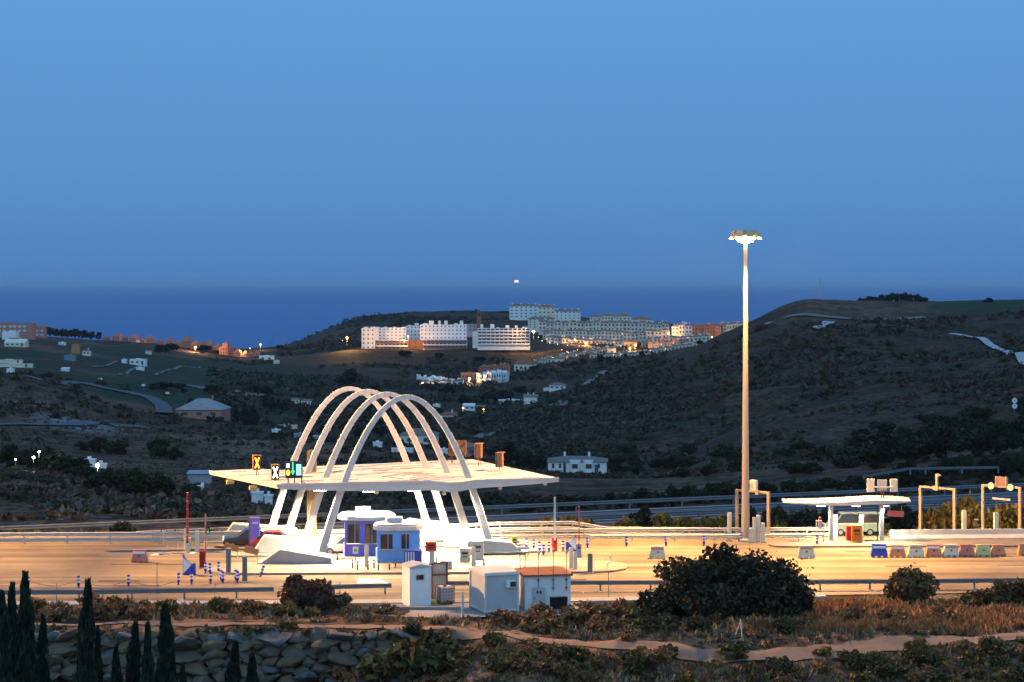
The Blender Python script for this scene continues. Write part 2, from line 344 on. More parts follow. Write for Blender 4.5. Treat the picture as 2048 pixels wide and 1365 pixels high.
# paved surfaces
def sheet(name, poly, z, m, th=0.):
    s = MB(); s.v = [(x, y, z) for x, y in poly]; s.f = [tuple(range(len(poly)))]; s.mi = [0]; return structure(s.build(name, m))
def pave(name, ca, cb, var=.2):
    m = bpy.data.materials.new(name); m.use_nodes = True; n = m.node_tree; L = n.links; b = n.nodes['Principled BSDF']; b.inputs['Roughness'].default_value = .8; b.inputs['Specular IOR Level'].default_value = .25
    g = n.nodes.new('ShaderNodeNewGeometry'); mp = n.nodes.new('ShaderNodeMapping'); mp.inputs['Rotation'].default_value = (0, 0, -.03); mp.inputs['Scale'].default_value = (.018, .62, 1); L.new(g.outputs['Position'], mp.inputs[0])
    z1 = n.nodes.new('ShaderNodeTexNoise'); z1.inputs['Scale'].default_value = 1; z1.inputs['Detail'].default_value = 4; z1.inputs['Roughness'].default_value = .55; L.new(mp.outputs[0], z1.inputs['Vector'])
    z2 = n.nodes.new('ShaderNodeTexNoise'); z2.inputs['Scale'].default_value = .11; z2.inputs['Detail'].default_value = 7; z2.inputs['Roughness'].default_value = .65; L.new(g.outputs['Position'], z2.inputs['Vector'])
    r1 = n.nodes.new('ShaderNodeMapRange'); r1.inputs['From Min'].default_value = .33; r1.inputs['From Max'].default_value = .66; L.new(z1.outputs['Fac'], r1.inputs['Value'])
    x = n.nodes.new('ShaderNodeMix'); x.data_type = 'RGBA'; x.inputs['A'].default_value = (*ca, 1); x.inputs['B'].default_value = (*cb, 1); L.new(r1.outputs[0], x.inputs['Factor'])
    r2 = n.nodes.new('ShaderNodeMapRange'); r2.inputs['From Min'].default_value = .3; r2.inputs['From Max'].default_value = .7; r2.inputs['To Min'].default_value = 1-var; r2.inputs['To Max'].default_value = 1+var; L.new(z2.outputs['Fac'], r2.inputs['Value'])
    s = n.nodes.new('ShaderNodeVectorMath'); s.operation = 'SCALE'; L.new(x.outputs['Result'], s.inputs[0]); L.new(r2.outputs[0], s.inputs['Scale']); L.new(s.outputs[0], b.inputs['Base Color'])
    nb = n.nodes.new('ShaderNodeTexNoise'); nb.inputs['Scale'].default_value = 14; L.new(g.outputs['Position'], nb.inputs['Vector']); bp = n.nodes.new('ShaderNodeBump'); bp.inputs['Strength'].default_value = .15; L.new(nb.outputs['Fac'], bp.inputs['Height']); L.new(bp.outputs[0], b.inputs['Normal'])
    return m
PLAZA = pave('worn plaza concrete', (.120, .092, .062), (.260, .205, .142), .40)
ROAD = pave('highway asphalt', (.045, .047, .055), (.075, .078, .088), .12)
OFFR = pave('old asphalt', (.13, .12, .115), (.20, .18, .165), .2)
MARK = mat('road paint', (.62, .62, .62), .6, .15, 1.)
sheet('toll_plaza', [(-75, 127.3), (-20, 127.6), (5, 129.), (40, 132.), (75, 134.), (75, 163.), (30, 163.5), (-5, 162.5), (-75, 160.5)], 0., PLAZA)
K = MB(); kp = [(-75, 126.6), (-20, 126.9), (5, 128.2), (22, 130.1)]
for (x0, y0), (x1, y1) in zip(kp[:-1], kp[1:]): K.add([(x0, y0-.75, -.25), (x1, y1-.75, -.25), (x1, y1+.7, -.25), (x0, y0+.7, -.25), (x0, y0-.75, .10), (x1, y1-.75, .10), (x1, y1+.7, .10), (x0, y0+.7, .10)], [(4, 5, 6, 7), (0, 1, 5, 4), (2, 3, 7, 6), (1, 2, 6, 5), (3, 0, 4, 7)])
structure(K.build('drain_kerb', KERB))
HU = Vector((.9426, .3338, 0)); HV = Vector((-.3338, .9426, 0)); HO = Vector((0, 181.5, -1.5))     # axis of the motorway
hw = lambda s, t, z=0.: HO+HU*s+HV*t+Vector((0, 0, z))
def strip(name, s0, s1, t0, t1, z, m, seg=1):
    b_ = MB()
    for k in range(seg):
        a0 = s0+(s1-s0)*k/seg; a1 = s0+(s1-s0)*(k+1)/seg; b_.add([hw(a0, t0, z), hw(a1, t0, z), hw(a1, t1, z), hw(a0, t1, z)], [(0, 1, 2, 3)])
    return structure(b_.build(name, m))
strip('motorway', -140, 150, -9.5, 6.5, .004, ROAD)
for nm, t0, t1 in (('edge_line', 5.6, 5.85), ('edge_line', -8.9, -8.65), ('median_line', -1.15, -.9), ('median_line', -3.0, -2.75)): strip(nm, -140, 150, t0, t1, .009, MARK)
ln = MB()
for k in range(-14, 15):
    for t in (2.3, -5.8): ln.add([hw(k*10, t, .009), hw(k*10+4.2, t, .009), hw(k*10+4.2, t+.2, .009), hw(k*10, t+.2, .009)], [(0, 1, 2, 3)])
structure(ln.build('lane_dashes', MARK))
# painted markings on the plaza
pm = MB()
for px0, px1, py0, py1 in ((715, 758, 1158, 1167), (1230, 1480, 1131, 1131.7)):
    a, b_, c, d = gp(px0, py1, .005), gp(px1+ (20 if px0 == 715 else 0), py1, .005), gp(px1, py0, .005), gp(px0, py0, .005)
    pm.add([a, b_, c, d], [(0, 1, 2, 3)])
for k in range(6):
    a, b_ = gp(300+k*13, 1111-k*.6, .005), gp(309+k*13, 1107.5-k*.6, .005); pm.add([a, a+Vector((.9, 0, 0)), b_+Vector((.9, 0, 0)), b_], [(0, 1, 2, 3)])
structure(pm.build('plaza_marking', MARK))
tm = MB(); tr = random.Random(8)                # tyre marks and dark repairs
for k in range(26):
    px = tr.uniform(0, 2040); py = tr.choice((tr.uniform(1100, 1142), tr.uniform(1160, 1196))); L = tr.uniform(2., 9.); p = gp(px, py, .0045); ww = tr.choice((.18, .18, .22, .6)); dy = tr.uniform(-.05, .05)*L
    tm.add([p, p+Vector((L, dy, 0)), p+Vector((L, dy+ww, 0)), p+Vector((0, ww, 0))], [(0, 1, 2, 3)])
structure(tm.build('tyre_mark', mat('tyre rubber stain', (.075, .058, .045), .85, .25, .8)))
# raised traffic islands
def island(poly, z=.16, m=None):
    s = MB(); s.slab(poly, -.05, z); o = s.build('traffic_island', m or CONC, bevel=.03); return structure(o)
def rounded(cx, cy, L, W, rz, n=7):
    P = []
    for sgn in (1, -1):
        for k in range(n):
            t = -math.pi/2+math.pi*k/(n-1); x = sgn*(L/2-W/2+W/2*math.cos(t)); y = sgn*W/2*math.sin(t); P.append((cx+x*math.cos(rz)-y*math.sin(rz), cy+x*math.sin(rz)+y*math.cos(rz)))
    return P
ISL = mat('island concrete', (.30, .25, .205), .85, .2, .7, .2, 9.)
island(rounded(-7.2, 142.6, 32.5, 5.6, R(2.)), .16, ISL)
island(rounded(-8.9, 147.4, 11.5, 5.0, R(4)), .15, ISL)
for k in range(1, 4): island(rounded(-8.6-1.6*k, 146.6+3.95*k, 26., 1.9, R(6)), .16, ISL)
island(rounded(-28.5, 152.4, 10., 1.6, R(6)), .16, OFFR)
island(rounded(32.5, 155.2, 22, 2.4, R(1.)), .14, OFFR)
sheet('patched_concrete', [(-33.5, 149.2), (-24, 148.6), (-22, 153.5), (-31, 154.2)], .004, OFFR)

# tracks and side roads laid over the terrain
def ribbon(name, pts, width, m, lift=.25, step=3., nx=4, dmin=118., world=False):
    P = [Vector(p) if world else hit(p[0], p[1], dmin) for p in pts]; Q = []
    for i in range(len(P)-1):
        p0 = P[max(i-1, 0)]; p1 = P[i]; p2 = P[i+1]; p3 = P[min(i+2, len(P)-1)]; k = max(2, int((p2-p1).length/step))
        for j in range(k):
            t = j/k; Q.append(.5*((2*p1)+(p2-p0)*t+(2*p0-5*p1+4*p2-p3)*t*t+(3*p1-p0-3*p2+p3)*t**3))
    Q.append(P[-1]); vs = []; 
    for i, q in enumerate(Q):
        d = (Q[min(i+1, len(Q)-1)]-Q[max(i-1, 0)]); d.z = 0; d.normalize(); nrm = Vector((-d.y, d.x, 0)); ww = (width(q.x) if callable(width) else width)*(1+.18*math.sin(i*1.7)*(m is DIRT))
        for k in range(nx+1):
            p = q+nrm*((k/nx-.5)*ww); vs.append((p.x, p.y, Zs(p.x, p.y)+lift))
    s = MB(); n1 = nx+1; s.add(vs, [(i*n1+k, i*n1+k+1, (i+1)*n1+k+1, (i+1)*n1+k) for i in range(len(Q)-1) for k in range(nx)])
    return structure(s.build(name, m, smooth=True))
DIRT = mat('pale dirt', (.17, .115, .085), .95, .25, .7, .6, 4., glob=True, col2=(.25, .175, .13))
ROADF = mat('side road asphalt', (.10, .105, .115), .9, .15, .3, glob=True)
PALE = mat('pale track', (.16, .15, .14), .95, .2, .2, glob=True)
WHT = mat('bleached track', (.42, .42, .42), .95, .12, .2, glob=True)
trk = [(-44, 119.0), (-30, 118.9), (-18, 119.1), (-8, 118.7), (-3, 116.3), (3, 114.), (9, 112.3), (14, 111.5), (20, 112.2), (28, 114.6), (38, 117.2)]
ribbon('dirt_track', [(x, y, 0) for x, y in trk], lambda x: float(np.interp(x, [-30, -8, 6, 14, 30], [.9, .9, 1.3, 1.9, 2.6])), DIRT, .06, .6, 6, world=True)
ribbon('side_road', [(60, 757), (130, 768), (200, 776), (262, 788), (305, 800), (326, 815), (329, 829)], 6., ROADF, .5, 4.)
ribbon('side_road', [(-60, 851), (60, 851), (150, 852), (240, 853), (290, 856)], 4, ROADF, .35, 4.)
ribbon('farm_track', [(180, 735), (215, 733), (235, 724)], 1.8, PALE, .5)
ribbon('farm_track', [(240, 752), (262, 742), (280, 734)], 1.8, PALE, .5)
ribbon('farm_track', [(310, 752), (350, 740), (400, 736)], 1.8, PALE, .5)
ribbon('farm_track', [(350, 704), (420, 708), (500, 718), (530, 724)], 2.2, PALE, .5)
ribbon('pale_field', [(375, 774), (420, 779), (470, 786), (520, 794)], 18, PALE, .5, 5., 8)
ribbon('hill_path', [(1900, 672), (1930, 676), (1975, 690), (2015, 708), (2060, 738)], 2.8, WHT, .9, 3., 6)
ribbon('hill_path', [(1627, 660), (1645, 654), (1660, 646)], 5.5, WHT, .6, 4.)
ribbon('hill_path', [(1532, 651), (1541, 647)], 6, WHT, .6, 4.)
ribbon('hill_path', [(1120, 815), (1200, 752), (1216, 742)], 5, PALE, .6, 4.)
ribbon('terrace_bank', [(1570, 637), (1700, 640), (1850, 637)], 6, PALE, .6, 4.)
ribbon('valley_road', [(960, 880), (1010, 862), (1080, 820), (1150, 806)], 5, PALE, .5, 4.)

# the evening haze over land and sea
hz = MB(); hz.box((0, 215000, -46 + 0), (700000, 432000, 180)); hz.v = [(x, y-0, z) for x, y, z in hz.v]
HM = bpy.data.materials.new('thin evening haze'); HM.use_nodes = True; n = HM.node_tree; n.nodes.remove(n.nodes['Principled BSDF'])
pv = n.nodes.new('ShaderNodeVolumePrincipled'); pv.inputs['Color'].default_value = (.66, .84, 1., 1); pv.inputs['Density'].default_value = HAZE; n.links.new(pv.outputs[0], n.nodes['Material Output'].inputs['Volume'])
HO_ = hz.build('haze', HM); HO_['kind'] = 'stuff'
# ------------------------------------------------------------------ foliage
LEAFM = mat('foliage', (0, 0, 0), .75, .3, 1.2, attr=True, spec=.15)
LEAFM_NODES = LEAFM.node_tree
BARK = mat('bark', (.07, .05, .035), .9, .3, 3., .4, 10.)
def leaf_mesh(name, C, S, N, rng, cols, elong=1.6, flat=0., up=None):
    """C (k,3) leaf centres, S leaf size, cols (k,3)"""
    k = len(C); a = rng.normal(size=(k, 3)); a /= np.linalg.norm(a, axis=1, keepdims=True)
    if up is not None: a = a*(1-up)+np.array((0, 0, 1.))*up+rng.normal(size=(k, 3))*.05; a /= np.linalg.norm(a, axis=1, keepdims=True)
    b = np.cross(a, rng.normal(size=(k, 3))); b /= np.linalg.norm(b, axis=1, keepdims=True)
    s = (S*rng.uniform(.45, 1.6, k))[:, None]; a = a*s*elong*.5; b = b*s*.5
    V = np.stack([C-a-b*.35, C-a*.1-b, C+a, C-a*.1+b], 1).reshape(-1, 3)
    me = bpy.data.meshes.new(name); me.vertices.add(4*k); me.vertices.foreach_set('co', V.astype(np.float32).ravel())
    me.loops.add(4*k); me.polygons.add(k); me.loops.foreach_set('vertex_index', np.arange(4*k, dtype=np.int32))
    me.polygons.foreach_set('loop_start', np.arange(0, 4*k, 4, dtype=np.int32)); me.polygons.foreach_set('loop_total', np.full(k, 4, np.int32)); me.update(calc_edges=True)
    ca = np.repeat(cols, 4, 0); at = me.color_attributes.new('Col', 'FLOAT_COLOR', 'POINT'); at.data.foreach_set('color', np.concatenate([ca, np.ones((4*k, 1))], 1).astype(np.float32).ravel())
    me.materials.append(LEAFM); return me
def crown_pts(rng, n, rx, ry, rz, zc, nb=16, hollow=.55, lob=.42):
    """leaf centres clustered in lobes spread over an ellipsoid"""
    d = rng.normal(size=(nb, 3)); d /= np.linalg.norm(d, axis=1, keepdims=True); d[:, 2] = d[:, 2]*.8+.15
    c = d*rng.uniform(.45, .85, (nb, 1)); r = rng.uniform(lob*.6, lob, nb); bi = rng.integers(0, nb, n)
    q = rng.normal(size=(n, 3)); q /= np.linalg.norm(q, axis=1, keepdims=True); q *= (hollow+(1-hollow)*rng.random((n, 1)))**.8
    P = c[bi]+q*r[bi][:, None]; m = rng.random(n) < .035; P[m] *= rng.uniform(1.03, 1.22, (m.sum(), 1)); return P*np.array((rx, ry, rz))+np.array((0, 0, zc)), bi
def tint(rng, bi, base, v=.35, alt=None, pa=.0):
    nb = bi.max()+1; f = rng.uniform(1-v, 1+v, nb)[bi][:, None]*rng.uniform(.75, 1.25, (len(bi), 1)); c = np.array(base)[None]*f
    if alt is not None: c = np.where(rng.random((len(bi), 1)) < pa, np.array(alt)[None]*f, c)
    return c
def mk(name, me, parent=None):
    o = bpy.data.objects.new(name, me); COL.objects.link(o); o.parent = parent; return o
def limbs(rng, h, r, nl, spread, top, hrange=(.25, .7)):
    s = MB(); s.rod((0, 0, -.6), (0, 0, h*.5), r, r*.7, 8); s.rod((0, 0, h*.5), (rng.normal()*.1*spread, 0, top), r*.7, r*.2, 8)
    for i in range(nl):
        a = 2*math.pi*i/nl+rng.uniform(-.4, .4); z0 = h*rng.uniform(*hrange); L = spread*rng.uniform(.5, .85); s.rod((0, 0, z0), (math.cos(a)*L, math.sin(a)*L, z0+(top-z0)*rng.uniform(.35, .8)), r*.45, r*.12, 6)
    return s
def tree_proto(name, label, cat, seed, h, rx, rz, n, leaf, base, trunk_h=None, nb=18, loc=(0, 0, 0), group=None, v=.35, alt=None, pa=0., lob=.42, crown='crown'):
    rng = np.random.default_rng(seed); t = T(name, label, cat, loc, 0, group); zc = h-rz
    P, bi = crown_pts(rng, n, rx, rx*.92, rz, zc, nb, lob=lob); mk(crown, leaf_mesh(crown, P, leaf, None, rng, tint(rng, bi, base, v, alt, pa)), t)
    limbs(rng, max(zc, h*.35), max(.09, h*.028), 6, rx*.8, h*.8).build('trunk', BARK, t); KIDS[t.name] = list(t.children); return t
def cypress_proto(seed, h, r, n, label, loc, group, leaf=.28, name='cypress_tree'):
    rng = np.random.default_rng(seed); t = T(name, label, 'tree', loc, 0, group)
    z = h*rng.random(n)**.85; prof = np.interp(z/h, [0, .06, .3, .7, .9, 1], [.45, .8, 1., .72, .34, .05])*r*(1+.22*np.sin(z*2.3+seed)+.15*np.sin(z*5.1))
    a = rng.random(n)*2*math.pi; rad = prof*(.45+.6*rng.random(n)**.6); P = np.stack([rad*np.cos(a)+.12*np.sin(z*.9+seed)*(z/h), rad*np.sin(a), z+.1], 1)
    mk('crown', leaf_mesh('crown', P, leaf, None, rng, np.array((.016, .030, .020))[None]*rng.uniform(.6, 1.5, (n, 1)), 2.4, up=.72), t)
    MB().rod((0, 0, -.8), (0, 0, h*.8), .14, .03, 8).build('trunk', BARK, t); KIDS[t.name] = list(t.children); return t
USED = set()
def put(proto, loc, rz, label=None, group=None, scale=1.):
    sc_ = (scale,)*3 if not isinstance(scale, tuple) else scale
    if proto.name not in USED:
        USED.add(proto.name); proto.location = loc; proto.rotation_euler = (0, 0, rz); proto.scale = sc_
        if label: proto['label'] = label
        if group: proto['group'] = group
        return proto
    return dup(proto, loc, rz, label, group, sc_)
prng = random.Random(11)

# the big dark bush in front of the plaza
rng = np.random.default_rng(5); bb = T('large_bush', 'big dark rounded evergreen bush in front of the lamp mast', 'bush', (14.5, 121.5, 0))
P1, b1 = crown_pts(rng, 32000, 5.9, 3.0, 3.95, 1.35, 75, .35, .30); P2, b2 = crown_pts(rng, 3000, 2., 1.7, .9, .85, 14, lob=.5); P2[:, 0] -= 4.6
P3, b3 = crown_pts(rng, 2400, 1.6, 1.5, 1.1, 1.0, 12, lob=.5); P3[:, 0] += 3.7
P = np.concatenate([P1, P2, P3]); bi = np.concatenate([b1, b2+130, b3+144]); k = P[:, 2] > -.15; P = P[k]; bi = bi[k]
mk('crown', leaf_mesh('crown', P, .18, None, rng, tint(rng, bi, (.036, .035, .020), .45, (.10, .055, .022), .12)), bb)
limbs(rng, 1.6, .16, 14, 4.2, 3.6, (.05, .6)).build('trunk', BARK, bb)
def bush(seed, label, loc, rx, ry, rz, n, leaf, base, alt=None, pa=.2, name='bush', cat='bush', group=None, zc=None, nb=22):
    rng = np.random.default_rng(seed); t = T(name, label, cat, loc, 0, group); P, bi = crown_pts(rng, n, rx, ry, rz, rz*.75 if zc is None else zc, nb, .4, .5); kk = P[:, 2] > -.1; P = P[kk]; bi = bi[kk]
    mk('crown', leaf_mesh('crown', P, leaf, None, rng, tint(rng, bi, base, .4, alt, pa), 2.0), t); limbs(rng, rz*.8, .05, 9, rx*.8, rz*1.3, (.0, .4)).build('stem', BARK, t); KIDS[t.name] = list(t.children); return t
bush(21, 'tangled reddish brown bush beside the end of the near guardrail', (X(612, 125.8), 125.8, -.1), 1.95, 1.2, 1.25, 5600, .15, (.12, .052, .038), (.07, .055, .026), .3)
bush(22, 'brown dry bush sprawling right of the tangled bush', (X(668, 124.8), 124.8, -.1), 1.2, .9, .65, 1900, .15, (.09, .055, .04), (.06, .06, .03), .3)
bush(23, 'olive green bush overlapping the near guardrail at the right', (X(1820, 127.3), 127.3, -.1), 1.75, 1.2, 1.45, 3800, .16, (.075, .070, .030), (.13, .075, .03), .3)
bush(24, 'ragged orange lit shrub at the right edge of the frame', (X(2030, 126), 126, -.1), 1.5, 1.1, 1.2, 2200, .16, (.075, .055, .022), (.12, .07, .03), .4)
bush(25, 'dry golden shrub left of the ragged right edge shrub', (X(1965, 125.), 125., -.1), 1.3, 1., .8, 1800, .16, (.09, .06, .025), (.05, .045, .02), .3)
# shrubs on the near slope: three kinds, copied
SH = [bush(31, None, (0, 0, 0), .75, .7, .48, 620, .13, (.14, .105, .032), (.22, .13, .05), .3, 'low_shrub', 'shrub'),
      bush(32, None, (0, 0, 0), .85, .75, .55, 620, .12, (.24, .115, .055), (.11, .085, .03), .2, 'dry_shrub', 'shrub'),
      bush(33, None, (0, 0, 0), .9, .8, .6, 760, .14, (.075, .068, .028), (.15, .095, .04), .3, 'dark_shrub', 'shrub')]
SHL = [('low olive green shrub on the near dry slope', 'olive shrubs on the near slope'), ('rust brown dry shrub on the near dry slope', 'dry shrubs on the near slope'), ('dark green leafy shrub on the near dry slope', 'dark shrubs on the near slope')]
def track_y(px):
    return float(np.interp(px, [-300, 0, 200, 600, 850, 1000, 1150, 1300, 1450, 1600, 1750, 1900, 2048], [1244, 1244, 1246, 1246, 1254, 1272, 1287, 1299, 1306, 1303, 1293, 1280, 1268]))
cnt = 0
for i in range(900):
    if cnt >= 170: break
    px = prng.uniform(-20, 2070); py = prng.uniform(1212, 1400)
    if abs(py-track_y(px)) < 13: continue
    if 770 < px < 1150 and py < 1236: continue
    if py < track_y(px) and math.sin(px*.021+2*math.sin(px*.0047))+.4*math.sin(px*.063) < prng.uniform(-.5, .6): continue
    if px < 820 and 1262 < py < 1372: continue
    if py > track_y(px) and px > 1150 and prng.random() < .12: continue
    p = hit(px, py, 84); s = prng.uniform(.45, 1.15)*(1.0 if py > track_y(px) else .8); k = prng.choices((0, 1, 2), ((3, 4, 2) if py < track_y(px) else (4, 3, 3)))[0]
    if p.y < 90: continue
    put(SH[k], (p.x, p.y, p.z-.08), prng.uniform(0, 6.28), *SHL[k], scale=(s*prng.uniform(.8, 1.3), s, s*prng.uniform(.7, 1.2))); cnt += 1
for px, py, s, k in ((70, 1228, 1.5, 0), (200, 1236, 1.9, 1), (270, 1238, 1.6, 1), (110, 1240, 1.3, 1), (330, 1226, 1.2, 0), (445, 1222, 1.2, 0), (575, 1232, 1.2, 0), (500, 1226, 1.1, 1), (820, 1352, 2.6, 0), (760, 1372, 2.4, 0), (880, 1345, 2.2, 2), (700, 1380, 2., 1), (1130, 1338, 1.3, 2), (1270, 1345, 1.2, 2), (1000, 1340, 1.3, 0),
                    (1010, 1252, 1.3, 1), (1080, 1250, 1.5, 1), (1160, 1246, 1.6, 1), (1230, 1240, 1.6, 1), (1270, 1256, 1.4, 2), (1100, 1264, 1.2, 0), (1200, 1262, 1.2, 1), (1330, 1262, 1.1, 2), (1400, 1262, 1., 2), (1570, 1268, 1., 2), (1620, 1262, 1., 1), (1700, 1245, 1.2, 1), (1790, 1250, 1.2, 1), (1880, 1245, 1.2, 1), (1950, 1340, 1.2, 0), (1850, 1338, 1.3, 2), (1760, 1335, 1.2, 0)):
    p = hit(px, py, 84); put(SH[k], (p.x, p.y, p.z-.1), prng.uniform(0, 6.28), *SHL[k], scale=s)
# the cypresses at the lower left
cyl = [(4, 1200, 46), (52, 1163, 46), (26, 1183, 40), (86, 1243, 34), (173, 1178, 46), (195, 1268, 26), (331, 1222, 50), (268, 1256, 40), (297, 1262, 36), (232, 1306, 34), (467, 1295, 44), (503, 1318, 38), (366, 1340, 30)]
cyp = [cypress_proto(40+i, 12., .62, 4200, None, (0, 0, 0), 'cypresses below the boulder wall') for i in range(3)]
CYL = ['narrow dark cypress cut by the left edge of the picture', 'tallest dark cypress among those at the lower left', 'slender cypress between the edge cypress and the tallest one', 'short cypress just right of the tallest cypress', 'second tallest cypress, standing before the boulder wall with a bare tip', 'thin low cypress at the foot of the second tallest cypress', 'thick leaning cypress with a blunt top before the boulder wall', 'dark cypress left of the thick blunt topped one', 'cypress squeezed against the thick blunt topped one', 'small cypress between the second tallest and the dark pair', 'left one of two low cypresses farthest right before the boulders', 'right one of two low cypresses farthest right before the boulders', 'smallest cypress tip at the bottom edge right of the blunt one']
for i, (px, py, wd) in enumerate(cyl):
    d = 96+2.2*(i % 4); x = X(px, d); g = Zs(x, d); h = Zp(py, d)-g; s = h/12.
    put(cyp[i % 3], (x, d, g), prng.uniform(0, 6), CYL[i], scale=(wd/F*d/1.35, wd/F*d/1.35, s))

# trees beyond the plaza
RT = [tree_proto('broadleaf_tree', None, 'tree', 60+i, 6., 3.2, 3.1, 1700, .42, c, nb=20) for i, c in enumerate(((.020, .033, .017), (.026, .036, .020), (.018, .028, .018)))]
FT = [tree_proto('distant_tree', None, 'tree', 70+i, 6., 3.3, 3.3, 460, .75, (.014, .024, .019), nb=14) for i in range(3)]
CT = cypress_proto(80, 9., .9, 700, None, (0, 0, 0), 'cypresses by the pink house', .5, 'slim_cypress')
def tree_at(protos, px, pytop, pybase, label, group=None, wpx=None, d=None, z=None):
    if d is None: p = hit(px, pybase, 165)
    else:
        p = Vector((X(px, d), d, 0)); p.z = Zs(p.x, d) if z is None else z
    h = max(1., Zp(pytop, p.y)-p.z); w_ = (wpx or (pybase-pytop)*1.1)*p.y/F; pr = prng.choice(protos) if isinstance(protos, list) else protos
    s = (w_/6.6, w_/6.6, h/6.) if pr is not CT else (w_/1.8, w_/1.8, h/9.)
    return put(pr, (p.x, p.y, p.z-.2), prng.uniform(0, 6), label, group, s)
GL = ('dark broadleaf tree in the copse around the lit white sheds', 'trees around the lit white sheds')
for px, pt, pb, wd in ((20, 888, 935, 62), (60, 892, 940, 70), (100, 893, 945, 80), (140, 905, 955, 80), (165, 925, 965, 60), (225, 930, 985, 62), (262, 932, 995, 80), (305, 938, 998, 78), (330, 955, 1000, 50), (190, 945, 985, 50)):
    tree_at(RT, px, pt, pb, *GL, wpx=wd)
GL = ('dark green tree alone on the brown slope left of the arches', 'trees on the brown slope left of the arches')
for px, pt, pb, wd in ((200, 873, 906, 64), (235, 880, 910, 60), (320, 872, 918, 56), (350, 893, 921, 40), (165, 880, 900, 40), (345, 1000, 1020, 60), (380, 968, 990, 40)): tree_at(RT, px, pt, pb, *GL, wpx=wd)
GL = ('dark tree on the skyline right of the long school building', 'skyline trees by the school building')
for px, pt, pb, wd in ((64, 650, 672, 16), (40, 661, 673, 18), (100, 653, 673, 18), (112, 657, 673, 16), (124, 656, 673, 14), (136, 658, 673, 22), (150, 656, 673, 22), (165, 659, 673, 22), (180, 662, 673, 20), (198, 664, 676, 14)): tree_at(FT, px, pt, pb, *GL, wpx=wd)
GL = ('dark round tree among the green fields of the left valley', 'trees among the valley fields')
for px, pt, pb, wd in ((320, 690, 707, 36), (345, 686, 702, 30), (330, 762, 778, 60), (362, 766, 778, 30), (425, 768, 788, 34), (368, 776, 786, 16), (410, 690, 703, 40), (432, 700, 708, 20), (510, 768, 788, 30), (530, 770, 790, 30), (480, 762, 776, 20), (560, 690, 700, 20), (700, 735, 765, 30), (690, 750, 770, 40), (820, 800, 822, 22), (845, 806, 826, 24), (880, 815, 835, 20), (100, 745, 755, 10), (310, 768, 780, 24), (980, 785, 806, 40), (1010, 780, 803, 40), (1040, 770, 790, 26), (900, 770, 790, 40), (930, 790, 812, 30), (760, 850, 872, 30), (860, 855, 880, 30), (690, 848, 862, 30), (650, 845, 862, 22), (720, 860, 876, 30), (810, 700, 712, 30), (880, 705, 716, 26), (960, 712, 724, 26), (750, 770, 790, 30)): tree_at(FT, px, pt, pb, *GL, wpx=wd)
GL = ('slim dark cypress standing behind the pink house', 'cypresses by the pink house')
for px, pt, pb in ((445, 800, 830), (459, 802, 835), (472, 812, 845), (487, 818, 850), (497, 824, 850), (512, 820, 850), (380, 796, 815), (395, 798, 812), (408, 800, 812), (505, 815, 848), (420, 802, 815), (490, 806, 836), (531, 790, 815), (545, 795, 820), (556, 798, 822), (568, 800, 820), (600, 815, 840), (615, 822, 845)): tree_at(CT, px, pt, pb, *GL, wpx=11)
GL = ('dark tree in the clump on top of the right hill', 'trees on top of the right hill')
for k in range(17):
    px = 1722+k*8.; top = 596-10*math.exp(-((px-1800)/45)**2)+2*math.sin(k*2.1); tree_at(FT, px, top-1, 608, *GL, wpx=15, d=985+(k % 3)*8)
tree_at(FT, 1979, 595, 606, 'single round tree standing alone on the right hill skyline', wpx=22, d=985)
GL = ('dark green roadside tree behind the motorway guardrail', 'roadside trees behind the motorway')
for k in range(54):
    px = 905+k*21.5+prng.uniform(-9, 9); d = float(np.interp(px, [900, 1480, 2048], [216, 221, 226]))+prng.uniform(0, 18); tp = float(np.interp(px, [900, 1050, 1250, 1350, 1480, 1600, 1750, 1850, 2048], [988, 992, 985, 968, 962, 955, 940, 915, 895]))+prng.uniform(-8, 14)
    tree_at(RT, px, tp, 0, *GL, wpx=prng.uniform(34, 60), d=d)
GL = ('dark shrubby tree low on the right hillside', 'trees low on the right hillside')
for px, pt, pb, wd in ((1020, 886, 932, 50), (1045, 895, 938, 50), (1075, 905, 940, 46), (990, 892, 915, 40), (1780, 880, 930, 70), (1830, 868, 925, 80), (1890, 860, 920, 80), (1950, 850, 915, 90), (2000, 850, 915, 80), (2045, 838, 905, 80), (1250, 690, 700, 14), (1800, 655, 668, 20), (1780, 650, 660, 24), (1680, 690, 705, 24), (1710, 700, 712, 20), (1850, 700, 712, 20), (1920, 725, 738, 24)): tree_at(RT, px, pt, pb, *GL, wpx=wd)
for k in range(44):
    px = prng.uniform(1225, 1760); pb = prng.uniform(905, 958); hh = prng.uniform(12, 30); tree_at(RT, px, pb-hh, pb, *GL, wpx=hh*prng.uniform(1.2, 2.6))
for k in range(40):
    px = prng.uniform(1700, 2060); pb = np.interp(px, [1700, 2060], [930, 880])+prng.uniform(-70, 14); hh = prng.uniform(14, 36); tree_at(RT, px, pb-hh, pb, *GL, wpx=hh*prng.uniform(1.2, 2.4))
GL = ('dark tree between the houses of the beige hill town', 'trees between the houses of the hill town')
for px, pt, pb, wd in ((1318, 641, 660, 18), (1332, 643, 660, 16), (1185, 634, 644, 12), (1240, 640, 646, 12), (1045, 628, 640, 20), (1165, 716, 728, 20), (1200, 706, 728, 16), (1218, 712, 730, 16), (1130, 726, 735, 24), (1278, 683, 700, 14), (1283, 700, 716, 12), (1070, 730, 742, 24), (1150, 722, 732, 20), (1095, 735, 742, 30), (1400, 680, 690, 16), (1250, 706, 716, 12), (1080, 672, 680, 10), (1010, 700, 706, 10), (1235, 716, 728, 14)): tree_at(FT, px, pt, pb, *GL, wpx=wd)
